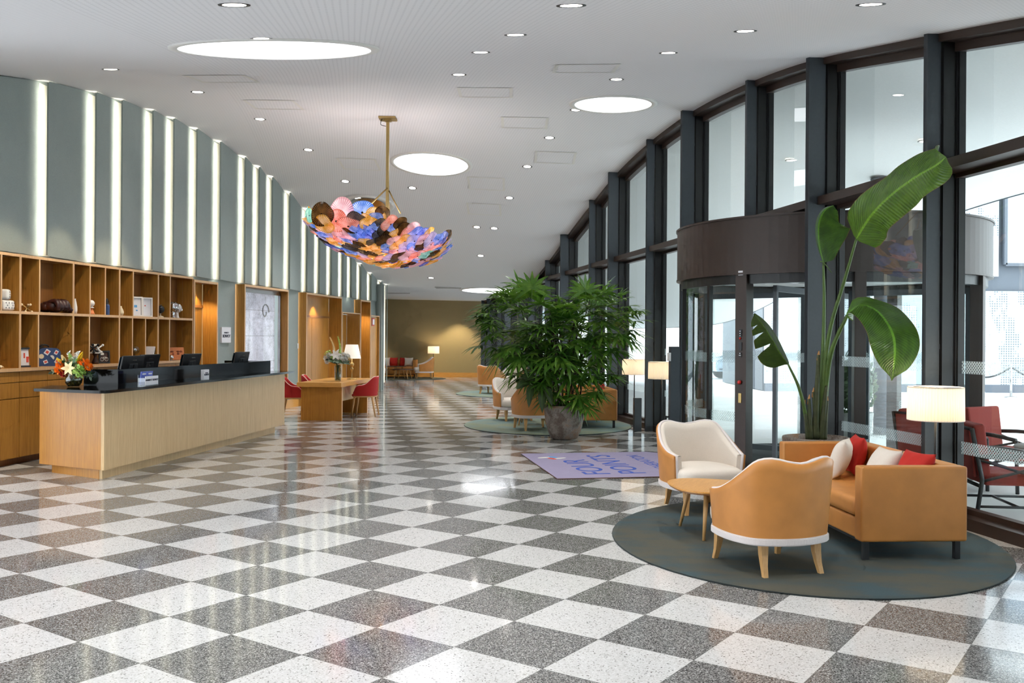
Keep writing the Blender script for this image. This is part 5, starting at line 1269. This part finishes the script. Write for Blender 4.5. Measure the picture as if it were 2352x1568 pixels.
NM = ['plate_amber', 'plate_blue', 'plate_cobalt', 'plate_brown', 'plate_smoke', 'plate_pink', 'plate_coral', 'plate_lilac', 'plate_teal']
WT = [.26, .14, .07, .13, .06, .12, .08, .10, .04]
PM = {}
for k, nm in enumerate(NM):
    me = bpy.data.meshes.new('glass_plate'); bb = plate_bm(k); bb.to_mesh(me); bb.free(); me.materials.append(MAT[nm]); PM[nm] = me
rn = random.Random(5); PL = []
special = [(738, 492, 27, 'plate_brown', -1.00, (-.25, -1, -.05)), (785, 488, 33, 'plate_pink', -.86, (-.1, -1, -.2)), (772, 508, 26, 'plate_coral', -.98, (-.1, -1, -.35)), (832, 488, 27, 'plate_blue', -.86, (0, -1, -.15)), (862, 498, 23, 'plate_amber', -.92, (.2, -1, -.2)), (818, 508, 25, 'plate_smoke', -.96, (.0, -1, -1.3)), (742, 517, 26, 'plate_amber', -.96, (-.6, -1, -.9)), (710, 495, 16, 'plate_teal', -.8, (-1, -.9, -.2)), (880, 492, 19, 'plate_brown', -.88, (.8, -1, -.2)), (800, 520, 27, 'plate_coral', -.98, (0, -1, -1.6)), (702, 486, 12, 'plate_teal', -.5, (-1, -.4, .2))]
for (u, v, r, m, dy, n_) in special: PL.append((lc(u, v, dy), Vector(n_).normalized(), r * KX / .175, m, -9))
N = 340
for k in range(N):
    z = 1 - (k + .5) / N * 1.16; th = math.acos(max(-1, min(1, z))); ph = k * 2.39996
    p, n = ell(th, ph, 1.0 + .05 * ((k % 3) - 1))
    if p.x - c0.x < -.15 and p.y < -.35 and p.z > c0.z - .12: continue
    if p.z > c0.z + .16 + (.10 if p.x < 0 else 0): continue
    n = (n * .55 + Vector((.30 if p.x > -.2 else -.12, -.05, -.62)) + Vector((rn.uniform(-.15, .15), rn.uniform(-.15, .15), rn.uniform(-.1, .1)))).normalized()
    m = rn.choices(NM, WT)[0]
    PL.append((p, n, rn.uniform(.72, 1.0), m, p.y))
PL.sort(key=lambda q: q[4])
def pmx(p, n, s):
    q = Vector((0, 0, -1)).rotation_difference(n).to_matrix().to_4x4(); return Matrix.Translation(p) @ q @ Matrix.Rotation(rn.uniform(0, 6), 4, 'Z') @ Matrix.Diagonal((s, s * rn.uniform(.86, 1.1), s, 1))
for p, n, s, m, _ in PL[:100]:
    o = bpy.data.objects.new('glass_plate', PM[m]); C.objects.link(o); o.parent = t; o.matrix_local = pmx(p, n, s)
me = bpy.data.meshes.new('glass_plates'); bb = nb()
for nm in NM: me.materials.append(MAT[nm])
for p, n, s, m, _ in PL[100:]:
    M = pmx(p, n, s); f0 = len(bb.faces); tmp = bmesh.new(); tmp.from_mesh(PM[m]); merge(bb, tmp, M); bb.faces.ensure_lookup_table()
    for f in bb.faces[f0:]: f.material_index = NM.index(m)
bb.to_mesh(me); bb.free(); o = bpy.data.objects.new('glass_plates', me); C.objects.link(o); o.parent = t; o['kind'] = 'stuff'
for x, y in ((-.55, -.2), (.1, -.25), (.6, -.2), (0, .4)):
    l = bpy.data.lights.new('chandelier_bulb', 'POINT'); l.energy = 24; l.color = (1, .95, .88); l.shadow_soft_size = .06
    o = bpy.data.objects.new('chandelier_bulb', l); C.objects.link(o); o.parent = t; o.location = c0 + Vector((x, y, -.12 - .12 * x))
# ================================================================ REVOLVING DOOR
t = thing('revolving_door', 'large revolving door with dark brown drum canopy in the glass wall', 'revolving door', DC)
def arc(b, a0, a1, r0, r1, z0, z1, n=None):
    a0, a1 = radians(a0), radians(a1); n = n or max(2, int(abs(a1 - a0) / .06))
    R_ = [[b.verts.new((r * cos(a0 + (a1 - a0) * k / n), r * sin(a0 + (a1 - a0) * k / n), z)) for r, z in ((r0, z0), (r1, z0), (r1, z1), (r0, z1))] for k in range(n + 1)]
    for A, B2 in zip(R_, R_[1:]):
        for k in range(4):
            f = b.faces.new((A[k], A[(k + 1) % 4], B2[(k + 1) % 4], B2[k]))
    b.faces.new(R_[0]); b.faces.new(R_[-1][::-1])
b = nb(); arc(b, 0, 359.9, DR - .12, DR, 2.62, 3.34, 110); obj('drum', b, 'bronze_metal', t)
b = nb(); arc(b, 0, 359.9, DR - .16, DR + .018, 3.335, 3.36, 110); arc(b, 0, 359.9, DR - .14, DR + .01, 2.60, 2.625, 110); obj('drum_trim', b, 'bronze_metal', t)
b = nb(); lathe(b, [(.0, 3.33), (DR - .05, 3.33)], 64); obj('drum_roof', b, 'frame_dark', t, fix=False)
b = nb(); lathe(b, [(.0, 2.63), (DR - .12, 2.63)], 64); obj('drum_soffit', b, 'soffit', t, fix=False)
b = nb(); arc(b, 0, 359.9, DR - .17, DR - .06, 2.48, 2.60, 110); obj('header_ring', b, 'frame_dark', t)
b = nb(); lathe(b, [(0, .006), (DR - .1, .006)], 64); obj('floor_mat', b, 'rug_edge', t, fix=False)
PA = 221.6
RG = DR - .09
for a0, a1 in ((PA, 134.6), (PA - 180, -45.4)):
    for f0, f1 in ((0, .2), (.2, .5), (.5, 1)):
        b = nb(); q0, q1 = a0 + (a1 - a0) * f0, a0 + (a1 - a0) * f1
        grid(b, lambda u, v: (RG * cos(radians(q0 + (q1 - q0) * u)), RG * sin(radians(q0 + (q1 - q0) * u)), .09 + 2.4 * v), 14, 1); obj('curved_glass', b, 'glass', t, fix=False)
        for zb in (.66, 1.44):
            b = nb(); u_ = b.loops.layers.uv.verify(); grid(b, lambda u, v: ((RG - .008) * cos(radians(q0 + (q1 - q0) * u)), (RG - .008) * sin(radians(q0 + (q1 - q0) * u)), zb + .13 * v), 14, 1)
            arcL = abs(radians(q1 - q0)) * RG / .018
            for f in b.faces:
                for l in f.loops: l[u_].uv = (l[u_].uv[0] * arcL, l[u_].uv[1] * 7)
            obj('frosted_band', b, 'dots', t, fix=False)
        if f0 > 0:
            b = nb(); rbox(b, (RG * cos(radians(q0)), RG * sin(radians(q0)), 1.28), (.06, .05, 2.42), rz=radians(q0)); obj('mullion', b, 'frame_dark', t)
    b = nb(); arc(b, a0, a1, RG - .04, RG + .04, .0, .09); obj('floor_rail', b, 'frame_dark', t)
for a, w in ((PA, .17), (PA - 180, .17), (262, .14), (82, .14), (136, .10), (-44, .10)):
    b = nb(); rbox(b, ((DR - .09) * cos(radians(a)), (DR - .09) * sin(radians(a)), 1.31), (.16, w, 2.62), rz=radians(a), bev=.004); obj('post', b, 'bronze_metal', t)
def onpost(dz, w, h, d=.012, dx=0.0):
    a = radians(PA); b = nb(); r = DR - .005; tx = -sin(a), cos(a)
    rbox(b, (r * cos(a) + tx[0] * dx, r * sin(a) + tx[1] * dx, dz), (d, w, h), rz=a, bev=.002); return b
obj('lock_panel', onpost(1.835, .045, .10), 'black_plastic', t); obj('keypad', onpost(1.66, .05, .11), 'black_metal', t); obj('symbol_plate', onpost(1.55, .045, .06), 'black_plastic', t)
obj('push_plate', onpost(.985, .045, .125), 'brass', t); obj('paper_label', onpost(2.62, .07, .06), 'paper', t)
b = nb(); a = radians(PA); sphere(b, ((DR + .01) * cos(a), (DR + .01) * sin(a), 1.19), .028, seg=12, rings=8); sphere(b, ((DR) * cos(a), (DR) * sin(a), 1.765), .016, seg=8, rings=6); obj('red_button', b, 'terracotta_red', t, 'red push button')
b = nb()
for dx, dz in ((0, 1.86), (0, 1.83), (0, 1.80), (0, 1.57), (.008, 1.545), (-.008, 1.545)): rbox(b, ((DR + .003) * cos(a) - sin(a) * dx, (DR + .003) * sin(a) + cos(a) * dx, dz), (.004, .014, .009), rz=a)
obj('white_symbols', b, 'paper', t)
for k, wa in enumerate((232, 322)):
    a = radians(wa); Rw = 1.93
    for sgn in (1, -1):
        d = Vector((cos(a), sin(a), 0)) * sgn
        b = nb()
        for r in (.35, Rw - .03): rbox(b, d * r + Vector((0, 0, 1.27)), (.06, .05, 2.36), rz=a)
        for z in (.11, 2.42): rbox(b, d * (Rw + .35) / 2 + Vector((0, 0, z)), (Rw - .35, .05, .08), rz=a)
        obj('wing_frame', b, 'fin_metal', t)
        b = nb(); vs = [b.verts.new(d * r + Vector((0, 0, z))) for r, z in ((.38, .15), (Rw - .06, .15), (Rw - .06, 2.38), (.38, 2.38))]; b.faces.new(vs); obj('wing_glass', b, 'glass', t, fix=False)
        b = nb(); u_ = b.loops.layers.uv.verify(); nn = Vector((-d.y, d.x, 0)) * .008; vs = [b.verts.new(d * r + nn + Vector((0, 0, z))) for r, z in ((.38, 1.44), (Rw - .06, 1.44), (Rw - .06, 1.57), (.38, 1.57))]; f = b.faces.new(vs)
        for l, q in zip(f.loops, ((0, 0), (80, 0), (80, 7), (0, 7))): l[u_].uv = q
        obj('frosted_band', b, 'dots', t, fix=False)
b = nb(); tube(b, [(0, 0, .02), (0, 0, 2.62)], .09, 16); obj('centre_column', b, 'steel', t)
b = nb(); sphere(b, (-.95, -1.15, 2.57), .07, 1, 1, .6); obj('motion_sensor', b, 'black_plastic', t)
b = nb(); lathe(b, [(.5, 2.615), (.62, 2.605), (.66, 2.62)], 36); obj('ceiling_ring', b, 'white_gloss', t)
# ================================================================ OUTSIDE
b = nb(); prism(b, [(xg(-10) + .06, -10), (45, -10), (45, 75), (xg(75) + .06, 75)], -.06, -.02); struct(obj('ground', b, 'paving'), 'pale paved forecourt outside')
b = nb(); grid(b, lambda u, v: ((lambda y, d: (xg(y) + d, y, zsoff(xg(y) + d, y)))(-6 + 46 * v, 6.2 * u)), 12, 90); o = struct(obj('canopy', b, 'soffit', fix=False), 'white entrance canopy soffit outside the glass wall')
b = nb()
grid(b, lambda u, v: ((lambda y: (xg(y) + 6.2 + .02 * (v > .5), y, zsoff(xg(y) + 6.2, y) + .30 * v - .02))(-6 + 46 * u)), 90, 1, smooth=False); struct(obj('trim_canopy_edge', b, 'dark_band', fix=False), 'thin dark outer edge of the canopy')
for k, (x, y) in enumerate(((6.1, 9.0), (5.6, 12.5), (6.6, 15.0), (5.2, 17.5), (6.0, 20.5), (5.0, 24))):
    q = Vector((x, y, zsoff(x, y)))
    t = thing('canopy_downlight', 'small lit downlight in the outdoor canopy, %s from the front' % ORD[k], 'canopy light', q, 0, 'canopy downlights')
    b = nb(); lathe(b, [(.09, -.01), (.12, -.02), (.12, .0)], 20); obj('rim', b, 'white_paint', t); b = nb(); lathe(b, [(.001, -.012), (.09, -.012)], 20); obj('lens', b, 'outdoor_light', t, fix=False)
zt = zsoff(6.36, 17.2)
t = thing('canopy_column', 'slim dark round column with flared collar under the outdoor canopy', 'column', (6.95, 17.6, 0))
zt = zsoff(6.95, 17.6)
b = nb(); tube(b, [(0, 0, -.02), (0, 0, zt)], .15, 24); obj('shaft', b, 'dark_band', t); b = nb(); lathe(b, [(.15, zt - .1), (.22, zt - .03), (.23, zt - .005), (.15, zt - .005)], 24); obj('collar', b, 'dark_band', t)
# neighbouring wing with perforated white cladding
t = thing('annex_building', 'neighbouring wing with white perforated tree pattern cladding and dark floor band', 'building', (8.5, 31.6, 0))
b = nb(); rbox(b, (9, 3.2, 4.4), (18, 6, 8.8)); obj('core', b, 'dark_band', t)
b = nb(); rbox(b, (9, .12, .1), (17.9, .2, .30)); obj('plinth', b, 'dark_band', t)
for k in range(6):
    b = nb(); rbox(b, (1.5 + 3 * k, .05, 1.83), (2.97, .06, 3.16)); obj('cladding_panel', b, 'perforated', t)
for k, (x0, x1, m, nm) in enumerate(((0, 3.9, 'perforated', 'cladding_panel'), (4.0, 7.9, 'perforated', 'cladding_panel'), (8.1, 11.2, 'glass_green', 'window'), (11.3, 17.9, 'perforated', 'cladding_panel'))):
    b = nb(); rbox(b, ((x0 + x1) / 2, .05, 6.2 if nm != 'window' else 6.4), (x1 - x0, .06, 4.6 if nm != 'window' else 4.2)); o = obj(nm, b, m if nm != 'window' else 'car_paint', t)
    if nm == 'window':
        b = nb()
        for x in (x0, x1): rbox(b, (x, 0, 6.4), (.1, .14, 4.2))
        for z in (4.3, 8.5): rbox(b, ((x0 + x1) / 2, 0, z), (x1 - x0, .14, .1))
        obj('window_frame', b, 'dark_band', o)
t = thing('office_building', 'pale blue white building across the street beyond the revolving door', 'building', (3.0, 56, 0))
b = nb(); rbox(b, (5.5, 3, 4), (24, 6, 8)); obj('wall', b, 'white_paint', t)
for k in range(5):
    b = nb(); rbox(b, (-4 + 4.4 * k, -.03, 5.2), (2.6, .06, 1.6)); o = obj('window', b, 'car_paint', t)
    b = nb(); rbox(b, (-4 + 4.4 * k, -.07, 5.2), (.08, .06, 1.6)); obj('glazing_bar', b, 'dark_band', o)
b = nb(); rbox(b, (5.5, -.05, 3.2), (24, .1, .9)); obj('floor_band', b, 'car_paint', t)
def car(label, loc, rz, hk=1.0):
    t = thing('car', label, 'car', loc, rz, 'parked cars')
    prof = [(-2.1, .35), (-2.15, .62), (-2.05, .86), (-1.2, .95), (-.55, 1.38), (.1, 1.46), (1.0, 1.43), (1.75, 1.0), (2.1, .93), (2.15, .55), (2.1, .35)]
    b = nb(); n = len(prof)
    lv = [(-.86, .0), (-.88, .02), (.88, .02), (.86, 0)]
    L_ = [[b.verts.new((x, s * (.86 if z < 1.0 else .66), z * (hk if z > .9 else 1))) for x, z in prof] for s in (-1, 1)]
    for k in range(n): b.faces.new((L_[0][k], L_[0][(k + 1) % n], L_[1][(k + 1) % n], L_[1][k]))
    b.faces.new(L_[0]); b.faces.new(L_[1][::-1]); bmesh.ops.bevel(b, geom=b.edges[:], offset=.05, segments=2, affect='EDGES'); obj('body', b, 'car_paint', t)
    b = nb()
    for s in (-1, 1):
        vs = [b.verts.new((x, s * yy, z * hk)) for x, z, yy in ((-1.05, 1.0, .90), (-.5, 1.33, .74), (.95, 1.36, .74), (1.5, 1.02, .90))]; b.faces.new(vs)
    vs = [b.verts.new(q) for q in ((-1.2, -.7, .99 * hk), (-1.2, .7, .99 * hk), (-.62, .6, 1.36 * hk), (-.62, -.6, 1.36 * hk))]; b.faces.new(vs)
    obj('windows', b, 'car_glass', t)
    for x in (-1.3, 1.3):
        for s in (-1, 1):
            b = nb(); tube(b, [(x, s * .72, .33), (x, s * .90, .33)], .33, 22); o = obj('wheel', b, 'tyre', t); b = nb(); tube(b, [(x, s * .9, .33), (x, s * .91, .33)], .2, 16); obj('rim', b, 'steel', o)
    b = nb(); rbox(b, (0, .9, .45), (4.0, .02, .06)); rbox(b, (0, -.9, .45), (4.0, .02, .06)); obj('side_trim', b, 'dark_band', t)
    return t
car('pale silver car parked beyond the revolving door opening', (10.7, 41.2, -.02), .15)
t = thing('topiary', 'round clipped green bush in a pale round planter outside the glass wall', 'planter', (5.95, 16.3, -.02))
b = nb(); lathe(b, [(0, 0), (.26, 0), (.33, .5), (.32, .52), (.29, .5), (0, .46)], 28); obj('planter', b, 'grey_stone', t)
b = nb(); rn = random.Random(3)
for k in range(900):
    z = rn.uniform(-1, 1); a = rn.uniform(0, 6.28); r = sqrt(1 - z * z); d = Vector((r * cos(a), r * sin(a), z)); p = Vector((d.x * .36, d.y * .36, 1.0 + d.z * .52)) * rn.uniform(.9, 1.03)
    s = d.orthogonal().normalized() * .035; q = d.cross(s); b.faces.new([b.verts.new(p - s), b.verts.new(p + q * 1.2), b.verts.new(p + s + d * .05)])
sphere(b, (0, 0, 1.0), .33, 1, 1, 1.4); obj('bush', b, 'leaf_mid', t, fix=False)
# rope barrier
for k, (x, y, lb) in enumerate(((13.9, 29.2, 'left of three'), (15.45, 29.0, 'middle of three'), (17.0, 28.8, 'right of three'))):
    t = thing('rope_stanchion', 'slim steel rope barrier post on the forecourt, %s' % lb, 'barrier post', (x, y, -.02), 0, 'rope barrier posts')
    b = nb(); tube(b, [(0, 0, 0), (0, 0, .98)], .035, 12); obj('post', b, 'steel', t); b = nb(); lathe(b, [(0, 0), (.2, 0), (.18, .03), (.04, .05), (0, .05)], 24); obj('base', b, 'steel', t); b = nb(); sphere(b, (0, 0, 1.0), .05, seg=12, rings=8); obj('finial', b, 'steel', t)
for x0, x1, y0, y1, lb in ((13.9, 15.45, 29.2, 29.0, 'left'), (15.45, 17.0, 29.0, 28.8, 'right')):
    b = nb(); tube(b, [(x0 + .05 + (x1 - x0 - .1) * s, y0 + (y1 - y0) * s, .90 - .30 * (1 - (2 * s - 1) ** 2)) for s in [k / 12 for k in range(13)]], .025, 8); tag(obj('barrier_rope', b, 'black_metal'), 'dark sagging barrier rope between posts, %s one' % lb, 'rope', 'barrier ropes')
# terrace furniture
def tchair(label, loc, rz, proto=[None]):
    if proto[0]: return dup(proto[0], loc, rz, label, 'red terrace armchairs')
    t = proto[0] = thing('terrace_chair', label, 'outdoor chair', loc, rz, 'red terrace armchairs'); W = .34
    for sx in (-1, 1):
        b = nb(); tube(b, [(sx * W, .36, 0), (sx * W, .34, .62)], .022, 8); tube(b, [(sx * W, -.40, 0), (sx * W, -.34, .42), (sx * W, -.44, .92)], .022, 8); obj('leg', b, 'black_metal', t)
        b = nb(); tube(b, crom([(sx * W, -.38, .64), (sx * (W + .01), .0, .66), (sx * W, .34, .62)], 8), .024, 8); obj('armrest', b, 'black_metal', t)
        b = nb(); tube(b, [(sx * W, -.36, .40), (sx * W, .34, .60)], .014, 6); tube(b, [(sx * W, -.38, .62), (sx * W, .35, .40)], .014, 6); tube(b, [(sx * W, -.38, .16), (sx * W, .35, .16)], .014, 6); obj('side_brace', b, 'black_metal', t)
    b = nb(); tube(b, [(-W, .35, .36), (W, .35, .36)], .018, 6); tube(b, [(-W, -.36, .36), (W, -.36, .36)], .018, 6); tube(b, [(-W, -.44, .91), (W, -.44, .91)], .018, 6); tube(b, [(-W, 0, .16), (W, 0, .16)], .014, 6); obj('cross_bars', b, 'black_metal', t)
    b = nb(); rbox(b, (0, .02, .42), (.62, .66, .12), bev=.04, seg=4); obj('seat_cushion', b, 'outdoor_red', t)
    b = nb(); rbox(b, (0, -.33, .70), (.62, .12, .52), rx=.12, bev=.04, seg=4); obj('back_cushion', b, 'outdoor_red', t)
    b = nb(); rbox(b, (0, -.42, .67), (.60, .02, .46), rx=.12); obj('back_panel', b, 'outdoor_red', t)
    return t
tchair('red cushioned metal terrace chair just outside the glass, right of the nearest sofa', (4.98, 9.45, -.02), -pi / 2 - .12)
tchair('red cushioned terrace chair seen through glass left of the floor lamp', (5.15, 11.2, -.02), -pi / 2 + .5)
tchair('red cushioned terrace chair on the far side of the terrace table', (6.0, 11.35, -.02), pi + .5)
t = thing('terrace_table', 'low pale topped terrace table outside between red chairs', 'table', (5.95, 10.2, -.02))
b = nb(); lathe(b, [(0, .60), (.42, .60), (.43, .615), (.42, .63), (0, .63)], 36); obj('tabletop', b, 'grey_stone', t)
for k in range(4): a = k * pi / 2 + .4; b = nb(); tube(b, [(.3 * cos(a), .3 * sin(a), .6), (.34 * cos(a), .34 * sin(a), 0)], .016, 6); obj('leg', b, 'black_metal', t)
b = nb(); tube(b, [(.32 * cos(a), .32 * sin(a), .18) for a in [2 * pi * k / 24 for k in range(24)]], .012, 6, closed=True); obj('foot_ring', b, 'black_metal', t)
# ================================================================ EXTRA LIGHT
def spot(loc, aim, e, size, col=(1, .78, .46), blend=.6, soft=.03):
    l = bpy.data.lights.new('niche_spot', 'SPOT'); l.energy = e; l.color = col; l.spot_size = radians(size); l.spot_blend = blend; l.shadow_soft_size = soft
    o = bpy.data.objects.new('niche_spot', l); C.objects.link(o); o.location = loc; o.rotation_euler = (Vector(aim) - Vector(loc)).to_track_quat('-Z', 'Y').to_euler()
for (loc, L), e in ((NICHE1, 60), (NICHE2, 60), (NICHE3, 60)):
    p = loc + WD * L * .5 - WN * .14 + Vector((0, 0, 2.72)); spot(p, p + Vector((0, 0, -1)) + WD * .18 - WN * .06, e, 95)
for x in (-6.6, -2.3, -1.0): spot((x, 39.4, 3.2), (x, 40.15, .6), 330, 74, (1, .84, .55), .7)
for (u0) in (20, 130, 220, 320, 415): p = sp(u0, -1.0); spot((p.x + .1, p.y - .35, 4.2), (p.x - 1.1, p.y, 1.7), 75, 60, (1, .82, .55), .5)
spot((-5.2, 9.6, 4.2), (-5.4, 11.6, .3), 150, 44, (1, .84, .58), .3)
# ================================================================ WORLD + CAMERA
w = bpy.data.worlds.new('overcast_sky'); SC.world = w; w.use_nodes = True; nt = w.node_tree; nt.nodes.clear()
bg = nt.nodes.new('ShaderNodeBackground'); wo = nt.nodes.new('ShaderNodeOutputWorld'); bg.inputs[0].default_value = (.86, .94, 1, 1); bg.inputs[1].default_value = 4.4; nt.links.new(bg.outputs[0], wo.inputs[0])
cam = bpy.data.cameras.new('camera'); co = bpy.data.objects.new('camera', cam); C.objects.link(co); SC.camera = co
cam.sensor_fit = 'HORIZONTAL'; cam.sensor_width = 36; cam.lens = F / 2352 * 36; cam.shift_y = -(784 - CY) / 2352; cam.clip_start = .05; cam.clip_end = 300
co.matrix_world = Matrix.Translation((0, 0, H)) @ Matrix.Rotation(pi / 2, 4, 'X') @ Matrix.Rotation(ROLL, 4, 'Z')
SC.view_settings.view_transform = 'Standard'; SC.view_settings.look = 'None'; SC.view_settings.exposure = 0.14
cy = SC.cycles; cy.max_bounces = 6; cy.diffuse_bounces = 3; cy.adaptive_threshold = .1; cy.adaptive_min_samples = 12; cy.use_light_tree = False; cy.glossy_bounces = 2; cy.transmission_bounces = 4; cy.transparent_max_bounces = 14; cy.caustics_reflective = False; cy.caustics_refractive = False; cy.sample_clamp_indirect = 6; cy.use_denoising = True
for m_ in bpy.data.materials:
    if m_.name.startswith('plate_') or m_.name in ('lamp_disc', 'outdoor_light', 'led_strip', 'pleated_shade', 'cool_shade', 'carved_stone'): m_.cycles.emission_sampling = 'NONE'
